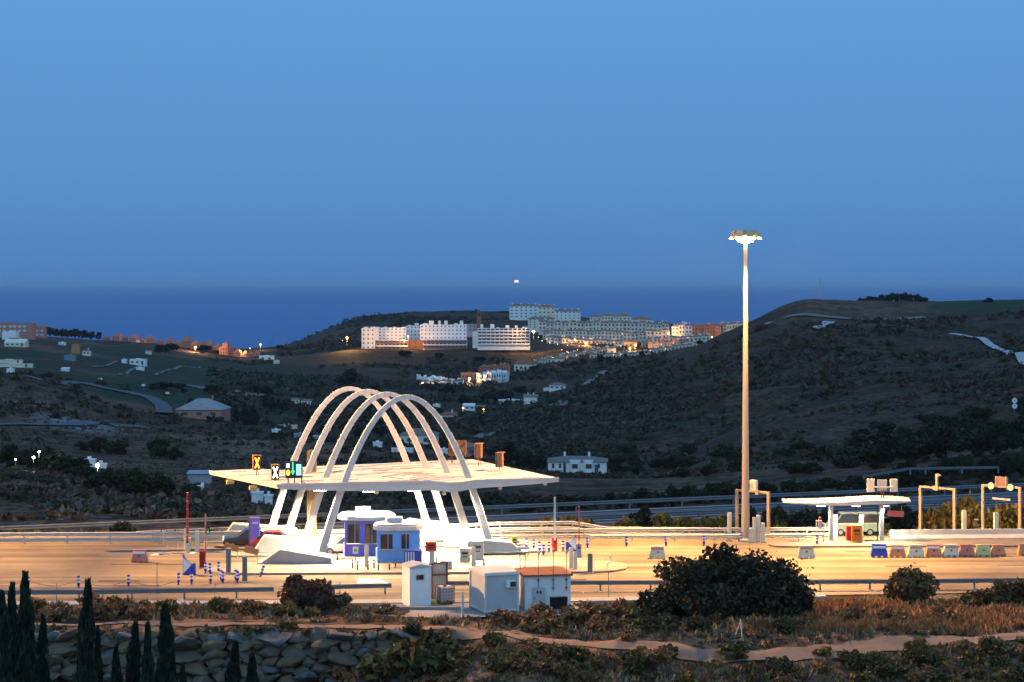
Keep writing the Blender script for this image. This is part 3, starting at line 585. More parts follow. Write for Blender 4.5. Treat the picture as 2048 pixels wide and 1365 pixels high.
GL = ('golden lit bush behind the far plaza guardrail', 'golden lit bushes behind the far guardrail')
GB = [bush(90+i, None, (0, 0, 0), 1.8, 1.4, 1.3, 900, .25, (.24, .16, .03), (.14, .11, .03), .4, 'gold_lit_bush') for i in range(2)]  # gold of the mast light put into the leaf colour
for px, d, wd, top in ((1085, 170, 52, 1040), (1130, 170, 64, 1035), (1170, 169, 40, 1046), (1248, 170, 48, 1046), (1330, 169, 54, 1030), (1368, 169, 60, 1034), (1410, 170, 60, 1038), (1450, 170, 40, 1042), (1760, 172, 40, 1048), (1870, 172, 66, 1020), (1905, 173, 54, 1010), (1940, 173, 54, 1008), (2000, 172, 60, 1012), (2040, 172, 54, 1014), (1690, 171, 44, 1048), (1560, 171, 40, 1044)):
    x = X(px, d); z0 = Zs(x, d)-.2; h = Zp(top, d)-z0; put(prng.choice(GB), (x, d, z0), prng.uniform(0, 6), *GL, scale=(wd*d/F/3.0, 1., h/2.0))
GL = ('dark green bush in the strip between plaza and motorway', 'dark bushes in the strip beside the motorway')
for px, d, wd, top in ((245, 163.5, 52, 1046), (1290, 172, 80, 1020), (1500, 173, 70, 1022), (1550, 173, 70, 1016), (1610, 173, 80, 1020), (1660, 174, 60, 1020), (1800, 175, 80, 1010), (1850, 175, 50, 1014), (600, 163.5, 40, 1052)):
    z0 = Zs(X(px, d), d)-.3; h = Zp(top, d)-z0; put(RT[prng.randrange(3)], (X(px, d), d, z0), prng.uniform(0, 6), *GL, scale=(wd*d/F/6.6, .5, h/5.6))
# two palms beside the sheds at the left
rng = np.random.default_rng(3)
def palm(loc, h, label):
    t = T('palm_tree', label, 'tree', loc); MB().rod((0, 0, -.5), (.1, 0, h), .26, .2, 10).build('trunk', BARK, t); s = MB()
    for i in range(26):
        a = i*2.4; up = .9-1.5*(i/26); L = 2.1; p = [Vector((.1, 0, h))]
        for k in range(1, 5):
            u = k/4; p.append(Vector((.1+math.cos(a)*L*u, math.sin(a)*L*u, h+up*L*u*.8-u*u*1.1)))
        sd = Vector((-math.sin(a), math.cos(a), 0))
        for k in range(4):
            w0 = .26*math.sin(math.pi*(k/4*.8+.2)); w1 = .26*math.sin(math.pi*((k+1)/4*.8+.2)); s.add([p[k]-sd*w0, p[k]+sd*w0, p[k+1]+sd*w1, p[k+1]-sd*w1], [(0, 1, 2, 3)])
    s.build('frond_crown', mat('palm frond', (.055, .060, .022), .7, .3), t); return t
for px, pt, pb, lb in ((4, 855, 905, 'palm tree with bare trunk at the left edge'), (74, 868, 905, 'palm tree rising from the dark copse by the sheds')):
    p = hit(px, pb, 165); palm(p, Zp(pt, p.y)-p.z-.8, lb)

# ground cover nobody could count
def scatter(name, N, region, sizes, cols, seed, leaves=10, up=None, keep=None, elong=1.6, dens=None):
    rng = np.random.default_rng(seed); x, y = region(rng, N)
    if keep is not None: m = keep(rng, x, y); x, y = x[m], y[m]
    z = Z(x, y); s = rng.uniform(*sizes, len(x))*(1 if dens is None else dens(y)); ci = rng.integers(0, len(cols), len(x)); cc = np.array(cols)[ci]*rng.uniform(.6, 1.4, (len(x), 1))
    C = np.repeat(np.stack([x, y, z], 1), leaves, 0); sr = np.repeat(s, leaves); off = rng.normal(size=(len(C), 3))*np.array((.5, .5, .28)); off[:, 2] = np.abs(off[:, 2]); C = C+off*sr[:, None]
    me = leaf_mesh(name, C, sr*.62, None, rng, np.repeat(cc, leaves, 0)*rng.uniform(.7, 1.3, (len(C), 1)), elong, up=up); return tag(mk(name, me), kind='stuff')
def fan(y0, y1, p0, p1):
    def f(rng, N):
        y = np.exp(rng.uniform(math.log(y0), math.log(y1), N)); px = rng.uniform(p0, p1, N); return (px-1024)*y/F, y
    return f
big = lambda y: np.clip(y/480., .55, 1.7)
scatter('hillside_scrub', 6500, fan(215, 760, -150, 2250), (.7, 1.7), [(.034, .036, .020), (.044, .042, .022), (.066, .042, .036)], 101, 12, keep=lambda r, x, y: (fbm(x, y, 45, 4)+.5+r.uniform(-.1, .1, len(x)) > .57), dens=big)
scatter('hillside_scrub', 10000, fan(300, 840, 950, 2250), (.6, 1.5), [(.036, .040, .020), (.082, .050, .048), (.066, .042, .036), (.042, .050, .024)], 102, 12, keep=lambda r, x, y: (fbm(x+200, y, 38, 4)+.5+r.uniform(-.15, .15, len(x)) > .5), dens=big)
scatter('hillside_scrub', 7500, fan(520, 1340, 420, 1330), (.8, 1.8), [(.042, .048, .034), (.055, .052, .038)], 103, 10, keep=lambda r, x, y: (fbm(x+90, y+70, 60, 4)+.5+r.uniform(-.1, .1, len(x)) > .44), dens=big)
scatter('coast_scrub', 2200, fan(1480, 2150, 560, 1060), (1.0, 2.2), [(.040, .036, .022), (.055, .042, .030)], 110, 9, keep=lambda r, x, y: (fbm(x+30, y-70, 60, 4)+.5+r.uniform(-.1, .1, len(x)) > .5), dens=big)
scatter('dry_hill_grass', 3500, fan(212, 600, -150, 900), (.35, .8), [(.11, .085, .060), (.085, .066, .048), (.07, .06, .05)], 104, 8, up=.6, dens=big)
scatter('bank_scrub', 2600, fan(186, 262, -120, 780), (.4, 1.1), [(.10, .065, .045), (.05, .05, .026), (.09, .06, .055), (.14, .10, .06)], 108, 12, keep=lambda r, x, y: (y > 181.5+x*.354+11) & (fbm(x, y, 16, 3)+.5+r.uniform(-.2, .2, len(x)) > .46))
def nearreg(rng, N): return rng.uniform(-38, 42, N), rng.uniform(101, 126.4, N)
def offtrack(r, x, y):
    px = 1024+x*F/y; ty = np.interp(x, [p[0] for p in trk], [p[1] for p in trk]); ok = np.abs(y-ty) > 1.25+r.uniform(0, .5, len(x))
    ok &= ~((px < 830) & (y > 112.3) & (y < 117.6)) & ~((x > -8.6) & (x < 4.2) & (y > 121.5)); return ok & (r.random(len(x)) < .25+1.2*(fbm(x, y, 5, 3)+.5)**2)
scatter('dry_grass', 16000, nearreg, (.10, .30), [(.30, .165, .08), (.22, .125, .06), (.15, .11, .05), (.24, .18, .115)], 105, 9, up=.62, keep=offtrack, elong=3.2)
scatter('dry_grass', 9000, lambda r, N: (r.uniform(14, 42, N), r.uniform(116.5, 127, N)), (.14, .38), [(.42, .19, .07), (.32, .15, .06)], 106, 9, up=.66, keep=offtrack, elong=3.4)
scatter('wall_weeds', 900, lambda r, N: (r.uniform(-40, -6, N), r.uniform(113.2, 117.2, N)), (.12, .4), [(.14, .10, .05), (.07, .07, .03), (.10, .06, .04)], 109, 9, up=.5, elong=2.6)
scatter('verge_weeds', 2600, lambda r, N: (r.uniform(-46, 60, N), r.uniform(162.8, 167.2, N)), (.2, .55), [(.10, .08, .03), (.05, .055, .02), (.13, .10, .04)], 107, 8, up=.6)
# stones of the retaining wall
def boulder_mesh(seed):
    rng = np.random.default_rng(seed); bm_ = bmesh.new(); bmesh.ops.create_icosphere(bm_, subdivisions=2, radius=1.)
    pl = rng.normal(size=(11, 3)); pl /= np.linalg.norm(pl, axis=1, keepdims=True); off = rng.uniform(.5, .82, 11)
    for v in bm_.verts:
        p = np.array(v.co)
        for q, o in zip(pl, off):
            t = p@q
            if t > o: p = p-q*(t-o)*.985
        v.co = p*(1+.03*math.sin(7*p[0]+seed)+.03*math.sin(9*p[2]))
    me = bpy.data.meshes.new('boulder'); bm_.to_mesh(me); bm_.free(); return me
STONES = [mat('grey blue stone', (.10, .105, .11), .9, .3, 1.2, .5, 5.), mat('brown stone', (.105, .085, .065), .9, .3, 1.2, .5, 5.), mat('ochre stone', (.125, .095, .06), .9, .3, 1.2, .5, 5.)]
BL = []
for i in range(9):
    me = boulder_mesh(200+i); me.materials.append(STONES[i % 3]); BL.append(me)
row = 0
for row in range(8):
    px = -60+prng.uniform(0, 40)
    while px < 872-row*12:
        wd = prng.choice((prng.uniform(20, 34), prng.uniform(30, 52), prng.uniform(44, 76))); d = 116.55-row*.25; x = X(px+wd/2, d); wv = wd*d/F; hh = prng.uniform(.26, .42)
        o = mk('boulder', prng.choice(BL)); o.location = (x, d+prng.uniform(-.15, .15), -.02-row*.47-prng.uniform(.15, .40)); o.rotation_euler = (prng.uniform(-.5, .5), prng.uniform(-.45, .45), prng.uniform(0, 6.28)); o.scale = (wv*.62, wv*.5+.2, hh*1.25)
        tag(o, 'rough boulder stacked in the dry retaining wall below the track', 'boulder', 'boulders of the retaining wall'); px += wd*.90
# ------------------------------------------------------------------ toll canopy with its four arches
CB = Vector((-11, 153, 0))
can = T('toll_canopy', 'white toll plaza canopy with four parabolic arches piercing its flat roof', 'canopy', CB)
B_, C_, A_, D_ = Vector((-18.45, 145.6, 0)), Vector((3.8, 149.6, 0)), Vector((-26., 159., 0)), Vector((-3.55, 164., 0))
def rp_(s, t): return (B_*(1-s)+C_*s)*(1-t)+(A_*(1-s)+D_*s)*t
def ztop(s, t): return 6.12+.12*s+.16*t-.42*t*(1-s)-.22*math.exp(-((s-.62+.35*t)/.05)**2)
def zbot(s, t): return ztop(s, t)-.30-.42*math.sin(math.pi*min(max(s, 0), 1))**.8
ns, nt_ = 60, 24; rf = MB(); top = [[None]*(ns+1) for _ in range(nt_+1)]
vs = [(*rp_(i/ns, j/nt_).to_2d(), ztop(i/ns, j/nt_)) for j in range(nt_+1) for i in range(ns+1)]
vb = [(*rp_(i/ns, j/nt_).to_2d(), zbot(i/ns, j/nt_)) for j in range(nt_+1) for i in range(ns+1)]
n1 = ns+1; ft = [(j*n1+i, j*n1+i+1, (j+1)*n1+i+1, (j+1)*n1+i) for j in range(nt_) for i in range(ns)]
rf.add(vs, ft); o0 = len(vs); rf.add(vb, [f[::-1] for f in ft])
E_ = [(i, i+1) for i in range(ns)]+[(nt_*n1+i+1, nt_*n1+i) for i in range(ns)]+[((j+1)*n1, j*n1) for j in range(nt_)]+[(j*n1+ns, (j+1)*n1+ns) for j in range(nt_)]
rf.f += [(a+o0, b+o0, b, a) for a, b in E_]; rf.mi += [0]*len(E_)
r_ = rng_ = random.Random(4)
for j in range(1, 22):                                   # lapped sheet joints, broken into lengths
    t = j/22; s = r_.uniform(0, .1)
    while s < .97:
        L = r_.uniform(.05, .16)
        if r_.random() < .4:
            for k in range(3):
                a = min(s+L*k/3, .985); b_ = min(s+L*(k+1)/3, .985); p, q = rp_(a, t), rp_(b_, t)
                rf.add([(p.x, p.y-.02, ztop(a, t)+.01), (q.x, q.y-.02, ztop(b_, t)+.01), (q.x, q.y+.02, ztop(b_, t)+.01), (p.x, p.y+.02, ztop(a, t)+.01), (p.x, p.y-.02, ztop(a, t)+.05), (q.x, q.y-.02, ztop(b_, t)+.05), (q.x, q.y+.02, ztop(b_, t)+.05), (p.x, p.y+.02, ztop(a, t)+.05)], [(4, 5, 6, 7), (0, 1, 5, 4), (2, 3, 7, 6), (1, 2, 6, 5), (3, 0, 4, 7)], 1)
        s += L+r_.uniform(.01, .08)
rf.build('roof', [ROOFW, SEAM], can, world=True)
gt = MB()                                               # gutter lip along the edges, with dark weep slots on the right edge
def lip(p, q, za, zb, h=.16, out=.08):
    d = (q-p).normalized(); nn = Vector((d.y, -d.x, 0))*out
    gt.add([(p.x, p.y, za), (q.x, q.y, zb), (q.x+nn.x, q.y+nn.y, zb), (p.x+nn.x, p.y+nn.y, za), (p.x, p.y, za+h), (q.x, q.y, zb+h), (q.x+nn.x, q.y+nn.y, zb+h), (p.x+nn.x, p.y+nn.y, za+h)], [(3, 2, 1, 0), (4, 5, 6, 7), (0, 1, 5, 4), (1, 2, 6, 5), (2, 3, 7, 6), (3, 0, 4, 7)])
for i in range(20): lip(rp_(i/20, 0), rp_((i+1)/20, 0), ztop(i/20, 0)-.1, ztop((i+1)/20, 0)-.1)
for i in range(8): lip(rp_(0, 1-i/8), rp_(0, 1-(i+1)/8), ztop(0, 1-i/8)-.1, ztop(0, 1-(i+1)/8)-.1)
gt.build('gutter', ROOFW, can, world=True)
sl = MB()
for k in range(22):
    t = (k+.5)/22; p, q = rp_(1, t-.016), rp_(1, t+.010); sl.box(((p.x+q.x)/2+.02, (p.y+q.y)/2, ztop(1, t)-.02), (.1, (q-p).length, .1), rz=math.atan2(q.y-p.y, q.x-p.x)-math.pi/2)
sl.build('weep_slots', DARK, can, world=True)
AU = Vector((.974, .225, 0))
def arch(cx, cy, zc=12.85, half=6.95):
    s = MB(); N = 56; P = []
    for i in range(N+1):
        u = -1+2*i/N; uu = math.copysign(abs(u)**1.15, u); P.append((uu*half, zc-(zc-.3)*uu*uu))
    vs = []
    for i, (a, z) in enumerate(P):
        a0, z0 = P[max(i-1, 0)]; a1, z1 = P[min(i+1, N)]; L = math.hypot(a1-a0, z1-z0); nx, nz = -(z1-z0)/L, (a1-a0)/L; w_ = .195+.12*(1-z/zc); dpt = .23
        for sa, sb in ((-1, -1), (1, -1), (1, 1), (-1, 1)):
            aa = a+nx*w_*sa; z_ = z+nz*w_*sa; vs.append((cx+AU.x*aa-AU.y*dpt*sb, cy+AU.y*aa+AU.x*dpt*sb, z_))
    s.add(vs, [(4*i+k, 4*i+(k+1) % 4, 4*i+4+(k+1) % 4, 4*i+4+k) for i in range(N) for k in range(4)]+[(3, 2, 1, 0), (4*N, 4*N+1, 4*N+2, 4*N+3)]); return s
ARC = [(-8.45, 148.7), (-10.3, 152.6), (-12.2, 156.5), (-14.05, 160.4)]
for cx, cy in ARC:
    ao = arch(cx, cy).build('arch', WHITE, can, bevel=.04, world=True); jt = MB()
    for i in range(1, 19):                                # dark joints between the arch segments
        u = -1+2*i/19; uu = math.copysign(abs(u)**1.15, u); a, z = uu*6.95, 12.85-12.55*uu*uu; sl_ = math.atan2(-2*12.55*uu/6.95, 1); ww = 2*(.195+.12*(1-z/12.85))+.012
        jt.box((cx+AU.x*a-CB.x, cy+AU.y*a-CB.y, z), (.03, .472, ww), rz=math.atan2(AU.y, AU.x), ry=-sl_)
    jt.build('joint', mat('joint grey', (.30, .29, .28), .8), ao)
sh = MB(); sh.box((-16.95, 157.2, 3.9), (.62, .6, 7.8)); sh.box((-16.95, 156.88, 3.9), (.12, .06, 7.7)); sh.box((-17.35, 157.2, 3.9), (.12, .5, 7.6)); sh.build('service_shaft', mat('brown cladding', (.34, .21, .11), .6, .15), can, bevel=.03, world=True)
for px, py in ((455, 962), (497, 974)):
    p = rp_(0, .72 if px < 470 else .38); b_ = MB(); b_.box((p.x+.25, p.y-.2, 5.35), (.62, .32, .3), rz=.5, rx=.5); b_.rod((p.x+.25, p.y, 5.5), (p.x+.3, p.y+.1, 5.95), .04); b_.build('floodlight', mat('aged lamp housing', (.45, .36, .20), .5), can, world=True)
for s_, t_ in ((.97, .06), (.80, .04), (.36, .05), (.60, .05)):
    p = rp_(s_, t_); b_ = MB(); b_.lathe([(.05, 0), (.16, .05), (.16, .22), (.06, .3)], 10, (p.x, p.y, zbot(s_, t_)-.32)); b_.build('camera_dome', CREAM, can, world=True)
# lamps under the roof: fittings that really light the lanes
def lamp(name, loc, energy, col, kind='POINT', radius=.35, spot=150, rot=(0, 0, 0), parent=None):
    l = bpy.data.lights.new(name, kind); l.energy = energy; l.color = col
    if kind == 'SPOT': l.spot_size = R(spot); l.spot_blend = .6
    l.shadow_soft_size = radius; o = bpy.data.objects.new(name, l); COL.objects.link(o); o.location = loc; o.rotation_euler = rot
    if parent is not None: o.parent = parent; o.location = Vector(loc)-Vector(parent.location)
    return o
for s_, t_ in ((.18, .12), (.34, .08), (.5, .08), (.66, .08), (.82, .12), (.3, .5), (.5, .55), (.7, .5), (.84, .6), (.3, .82), (.52, .85), (.75, .85)):
    p = rp_(s_, t_); z = zbot(s_, t_); b_ = MB(); b_.box((p.x, p.y, z-.06), (1.1, .5, .14)); f = b_.build('ceiling_light', STEELP, can, world=True)
    e = MB(); e.box((p.x, p.y, z-.145), (.95, .38, .02)); o = e.build('lens', LAMPW, None); o.data.transform(Matrix.Translation(-CB)); o.parent = f
    lamp('canopy_lamp', (p.x, p.y, z-.3), CANW, (1., .86, .56), 'SPOT', .3, 140, rot=(R(-12) if t_ < .25 else 0, 0, 0), parent=can)

# concrete plinths the arches stand on
def plinth(name, label, x, y, rz, L, H0, H1, W, nose, group=None, m=CONC, flip=1):
    t = T(name, label, 'concrete base', (x, y, .12), rz, group); b_ = MB()
    b_.prism([(-L/2*flip, 0), (-L/2*flip+nose*flip, H0), (L/2*flip-.4*flip, H1), (L/2*flip, H1*.8), (L/2*flip, 0)], -W/2, W/2)
    b_.build('concrete_body', m, t, bevel=.05); c = MB(); c.box((0, 0, .06), (L+.25, W+.25, .12)); c.build('footing', KERB, t); return t
plinth('arch_plinth', 'grey sloping concrete base at the foot of the nearest arch, left side', -16.9, 145.0, R(1), 5.6, 1.15, .55, 2.0, 1.6, m=mat('raw concrete', (.36, .34, .33), .9, .2, .8, .2, 6.))
for k, lb in ((1, 'long white wedge base under the left leg of the second arch'), (2, 'white wedge base under the left leg of the third arch'), (3, 'white wedge base under the left leg of the farthest arch')):
    cx, cy = ARC[k]; plinth('arch_plinth', lb, cx-7.6, cy-1.7, R(8), 6.4, 1.35, .9, 1.5, .9)
for k, lb in ((0, 'white concrete base under the right leg of the nearest arch'), (1, 'white concrete base under the right leg of the second arch'), (2, 'white concrete base under the right leg of the third arch'), (3, 'white concrete base under the right leg of the farthest arch')):
    cx, cy = ARC[k]; plinth('arch_plinth', lb, cx+7.1, cy+1.7, R(8), 4.8, .9, 1.25, 1.5, 1.2, flip=-1)
def safety_board(loc, rz, lab):
    t = T('warning_board', lab, 'board', loc, rz); MB().box((0, 0, 1.0), (1.15, .07, .5), ry=.26).build('panel', WOOD, t, bevel=.01); MB().rod((-.45, .06, 0), (-.45, .06, 1.1), .035).rod((.45, .06, 0), (.45, .06, .9), .035).build('post', STEELP, t)
safety_board((X(463, 146.4), 146.4, .1), 0, 'tilted timber board left of the plinth noses'); safety_board((X(503, 144.5), 144.5, .1), 0, 'tilted timber board just before the grey plinth')

# ------------------------------------------------------------------ lane signals on the roof
SIGB = mat('brown signal housing', (.26, .13, .06), .55, .12)
def xmark(col, s, nm):
    b_ = MB()
    for a in (1, -1): b_.box((0, 0, 0), (.10, .02, .9), ry=a*.38)
    return b_, emit(nm, col, s)
def lane_signal(px, d, ztop_, label, front=True, col=None, nm='', zb=6.1, rz=0.):
    t = T('lane_signal', label, 'lane signal', (X(px, d), d, zb), rz); zc = ztop_-zb-.62
    MB().rod((0, 0, 0), (0, 0, zc-.5), .035).rod((.25, .3, 0), (0, 0, .7), .02).build('post', SIGB if not front else DARK, t)
    h = MB(); h.box((0, 0, zc), (.62, .42, 1.2)); h.box((0, -.24 if front else .24, zc+.62), (.68, .9, .05)); h.build('housing', SIGB, t, bevel=.02)
    f = MB(); f.box((0, -.215 if front else .215, zc), (.56, .02, 1.1)); f.build('face', BLACK, t)
    if front:
        b_, m = xmark(col, 9., nm); o = b_.build('cross_symbol', m, t); o.location = (0, -.235, zc); o.scale = (1., 1., 1.05)
    else:
        MB().box((-.20, -.225, zc), (.10, .03, 1.15)).box((.05, -.225, zc), (.05, .03, 1.1)).build('rear_ribs', DARK, t)
lane_signal(513, 153., 7.78, 'lane signal with a glowing orange cross on the canopy roof', True, (1., .22, .02), 'orange signal', rz=.35)
lane_signal(550, 149., 7.4, 'lane signal with a glowing white cross beside the message board', True, (.95, 1., .55), 'white signal', rz=.25)
lane_signal(957, 158.5, 8.25, 'back of a brown lane signal behind the right arch leg', False, zb=6.3, rz=-.3)
lane_signal(999, 155., 7.8, 'back of a brown lane signal nearest the right roof corner', False, zb=6.2, rz=-.3)
t = T('message_board', 'lit message board with a green arrow at the front left roof edge', 'sign', (X(588, 146.5), 146.5, 5.95), .18)
fr = MB(); fr.box((0, 0, 1.28), (1.35, .22, 1.35)); fr.build('housing', DARK, t, bevel=.02)
MB().rod((-.45, .12, 0), (-.45, .12, .8), .045).rod((.05, .12, -.2), (.05, .12, .8), .045).rod((.62, .14, -.3), (.62, .14, 1.85), .05).rod((.62, .14, .3), (1.3, .6, .0), .02).build('post', BLACK, t)
e = MB(); e.box((-.48, -.12, 1.62), (.26, .02, .36)); e.build('white_panel', emit('pale panel', (.75, .75, .95), 1.2), t)
e = MB(); e.lathe([(.01, 0), (.16, 0), (.16, .02), (.01, .02)], 18); o = e.build('amber_disc', emit('amber panel', (1., .62, .05), 1.4), t); o.location = (-.47, -.12, 1.06); o.rotation_euler = (R(90), 0, 0); o.scale = (1., 1.5, 1)
e = MB(); e.box((0, 0, .22), (.09, .02, .72)); e.add([(-.16, -.01, -.1), (.16, -.01, -.1), (0, -.01, -.44), (-.16, .01, -.1), (.16, .01, -.1), (0, .01, -.44)], [(0, 1, 2), (5, 4, 3), (0, 3, 4, 1), (1, 4, 5, 2), (2, 5, 3, 0)]); o = e.build('green_arrow', emit('green arrow', (.06, .85, .30), 1.5), t); o.location = (-.10, -.125, 1.30)
e = MB()
for r in range(5): e.box((.36, -.12, .92+r*.18), (.40, .02, .15))
e.build('blue_panel', emit('pale blue panel', (.30, .72, 1.), 1.6), t)
t = T('message_board', 'dark brown back of a message board at the far right of the roof', 'sign', (X(915, 161), 161, 6.3), -.25)
MB().box((0, 0, 1.35), (1.55, .2, 1.35)).build('housing', BROWNP, t, bevel=.02); s = MB()
for x in (-.72, .72): s.box((x, -.13, 1.35), (.10, .08, 1.35))
s.rod((-.7, -.15, .75), (.7, -.15, 1.9), .035).rod((.7, -.15, .75), (-.3, -.15, 1.5), .035).box((0, -.13, .74), (1.5, .08, .08)).box((0, -.13, 1.98), (1.5, .08, .08)); s.build('bracing', RUST, t)
MB().rod((-.5, 0, 0), (-.5, 0, .8), .05).rod((.5, 0, 0), (.5, 0, .8), .05).rod((-.5, -.05, .6), (-1.2, -.3, -.05), .03).build('post', BROWNP, t)

# ------------------------------------------------------------------ booths and cabinets
def booth(name, label, x, y, z, rz, w_, d, h, wm, low=None, ov=.4, wins=((-.25, .75), (.35, .6))):
    t = T(name, label, 'toll booth', (x, y, z), rz); hb = 1.0
    b_ = MB(); b_.slab([(-w_/2, -d/2), (w_/2, -d/2), (w_/2+.12, 0), (w_/2, d/2), (-w_/2, d/2), (-w_/2-.12, 0)], 0, hb); b_.build('lower_wall', low or wm, t, bevel=.05)
    u = MB(); zt = h; th = .12                         # upper wall as piers round the openings
    xs = [-w_/2]
    for c, ww in wins: xs += [c*w_/2*1.4-ww/2, c*w_/2*1.4+ww/2]
    xs += [w_/2]
    for a, b2 in zip(xs[0::2], xs[1::2]): u.box(((a+b2)/2, -d/2+th/2, (hb+zt)/2), (max(b2-a, .06), th, zt-hb))
    u.box((0, -d/2+th/2-.003, zt-.13), (w_-.01, th, .26)); u.box((0, d/2-th/2, (hb+zt)/2), (w_, th, zt-hb)); u.box((w_/2-th/2, .35*d, (hb+zt)/2), (th, .28*d, zt-hb)); u.box((-w_/2+th/2, .35*d, (hb+zt)/2), (th, .28*d, zt-hb)); u.box((w_/2-th/2, 0, zt-.2), (th-.01, d*.98, .395)); u.box((-w_/2+th/2, 0, zt-.2), (th-.01, d*.98, .395)); u.build('upper_wall', wm, t, bevel=.02)
    for c, ww in wins:
        xc = c*w_/2*1.4; g = MB(); g.box((xc, -d/2+.07, (hb+zt-.26)/2+.0), (ww-.01, .03, zt-.26-hb)); o = g.build('window', GLASS, t)
        f = MB(); f.box((xc, -d/2+.035, hb+.03), (ww, .06, .06)); f.box((xc, -d/2+.035, zt-.263), (ww, .06, .06)); f.box((xc+ww*.12, -d/2+.035, (hb+zt-.26)/2), (.04, .05, zt-.36-hb)); f.build('frame', STEELP, o)
    for sx_ in (1, -1):
        g = MB(); g.box((sx_*(w_/2-.06), -.15*d, (hb+zt-.26)/2), (.03, .62*d, zt-.26-hb)); g.build('window', GLASS, t)
    q = MB(); q.box((w_*.30, d/2+.0, 1.05), (.85, .05, 2.1)); q.build('door', STEELP, t)
    r = MB(); r.slab(rounded(0, 0, w_+2*ov, d+2*ov, 0), h, h+.38); r.slab(rounded(0, 0, w_+1.2*ov, d+1.2*ov, 0), h+.38, h+.52); r.build('roof', WHITE, t, bevel=.09)
    k = MB(); k.box((-.2, -d/2-.12, hb+.02), (w_*.8, .3, .06)); k.build('counter', STEELP, t, bevel=.01)
    ac = MB(); ac.box((-.3, .2, h+.72), (1.2, .9, .42)); ac.build('roof_unit', WHITE, t, bevel=.06); return t
booth('toll_booth', 'light blue toll booth with a rounded white roof, nearest the camera', X(797, 145.6), 145.6, .15, R(4), 3.35, 1.8, 2.5, SKYBLUE, ov=.32, wins=((-.40, .95), (.22, .62)))
booth('toll_booth', 'violet toll booth with a long white roof behind the blue booth', X(733, 148.9), 148.9, .15, R(4), 3.5, 2.0, 2.9, PURPLE, ov=.55, wins=((-.42, .95), (.14, .9)))
# row of little posts on the island in front of the booths
sb_ = T('small_bollard', 'little dark post in the row on the kerb before the two coloured booths', 'bollard', (0, 0, 0), 0, 'little posts before the booths'); MB().lathe([(.055, 0), (.055, .62), (.04, .68), (.01, .7)], 10).build('post', DARK, sb_); MB().lathe([(.058, .45), (.058, .55)], 10).build('band', STEELP, sb_); KIDS[sb_.name] = list(sb_.children)
for px, py in ((675, 1121), (705, 1137), (715, 1141), (736, 1140), (748, 1137), (757, 1141), (779, 1140), (791, 1137), (873, 1133), (968, 1136)): put(sb_, gp(px, py, .16), 0)
def kiosk(name, label, cat, px, d, w_, dp, h, m, extra=None, z=.0, rz=0.):
    t = T(name, label, cat, (X(px, d), d, z), rz); MB().box((0, 0, h/2+.06), (w_, dp, h)).build('cabinet', m, t, bevel=.03); MB().box((0, 0, .04), (w_+.1, dp+.1, .08)).build('base', KERB, t)
    if extra: extra(t, w_, dp, h)
    return t
def slots(t, w_, dp, h):
    MB().box((0, -dp/2-.01, h*.72), (w_*.6, .03, h*.16)).build('screen', GLASS, t); MB().box((0, -dp/2-.02, h*.5), (w_*.5, .05, .08)).build('slot', DARK, t)
def doorline(t, w_, dp, h):
    MB().box((0, -dp/2-.008, h*.55), (w_*.82, .02, h*.8)).build('door', STEELP, t, bevel=.006); MB().box((w_*.3, -dp/2-.03, h*.55), (.04, .04, .14)).build('handle', DARK, t)
def edge(m_):
    def f(t, w_, dp, h): MB().box((-w_/2-.06, 0, h/2+.05), (.12, dp*.9, h*1.0)).build('edge_panel', m_, t); MB().box((w_*.05, -dp/2-.006, h*.86), (w_*.6, .015, .12)).build('label_strip', REFW, t)
    return f
kiosk('pay_machine', 'tall violet pay machine left of the arches', 'machine', 510, 152.6, .78, .6, 2.62, PURPLE, edge(BROWNP), rz=.1)
kiosk('pay_machine', 'blue and white ribbed machine right of the blue booth', 'machine', 826, 142.8, 1.35, .8, 1.05, BLUE, lambda t, w_, dp, h: [MB().box((-.52+.2*k, -dp/2-.01, h*.55), (.08, .03, h*.8)).build('white_rib', REFW, t) for k in range(4)], z=.3)
kiosk('red_machine', 'red box on a pale stand right of the booths', 'machine', 862, 143.2, .85, .5, .68, RED, slots, z=1.25); kiosk('machine_stand', 'pale stand under the red box', 'stand', 864, 143.25, .42, .4, 1.0, WHITE, None, z=.16)
kiosk('red_cabinet', 'dark red barrier cabinet beside the blue nose marker at the left', 'cabinet', 405.5, 142.9, .46, .45, 1.25, mat('dark red paint', (.22, .015, .012), .5), lambda t, w_, dp, h: MB().box((w_*.3, -dp/2-.02, h*.6), (.04, .03, .14)).build('handle', DARK, t))
kiosk('yellow_machine', 'yellow machine among the delineators right of the arches', 'machine', 1029, 150.3, .5, .4, .95, YELLOW, slots, z=.5)
kiosk('glare_box', 'white box added for the glare at the foot of the right arch legs', 'cabinet', 955, 147, .95, .7, 1.5, WHITE, slots)  # white boxes, here and next line, added where the right lanes glare
kiosk('glare_box', 'squat white box added for the glare left of the nearest right arch foot', 'cabinet', 930, 145, .8, .6, 1.2, CREAM, slots)
kiosk('lane_cabinet', 'pale cabinet low in front of the lit right lanes', 'cabinet', 893, 141.6, .85, .6, .55, mat('lilac cabinet', (.48, .44, .50), .5), doorline, z=.16)
kiosk('orange_machine', 'orange machine under the small right canopy', 'machine', 1712, 156.2, .85, .8, 1.42, mat('orange paint', (.75, .20, .01), .5, .06), lambda t, w_, dp, h: (MB().box((-.62, .1, .75), (.4, .5, 1.25)).build('red_side', RED, t, bevel=.05), slots(t, w_, dp, h)), z=.14)
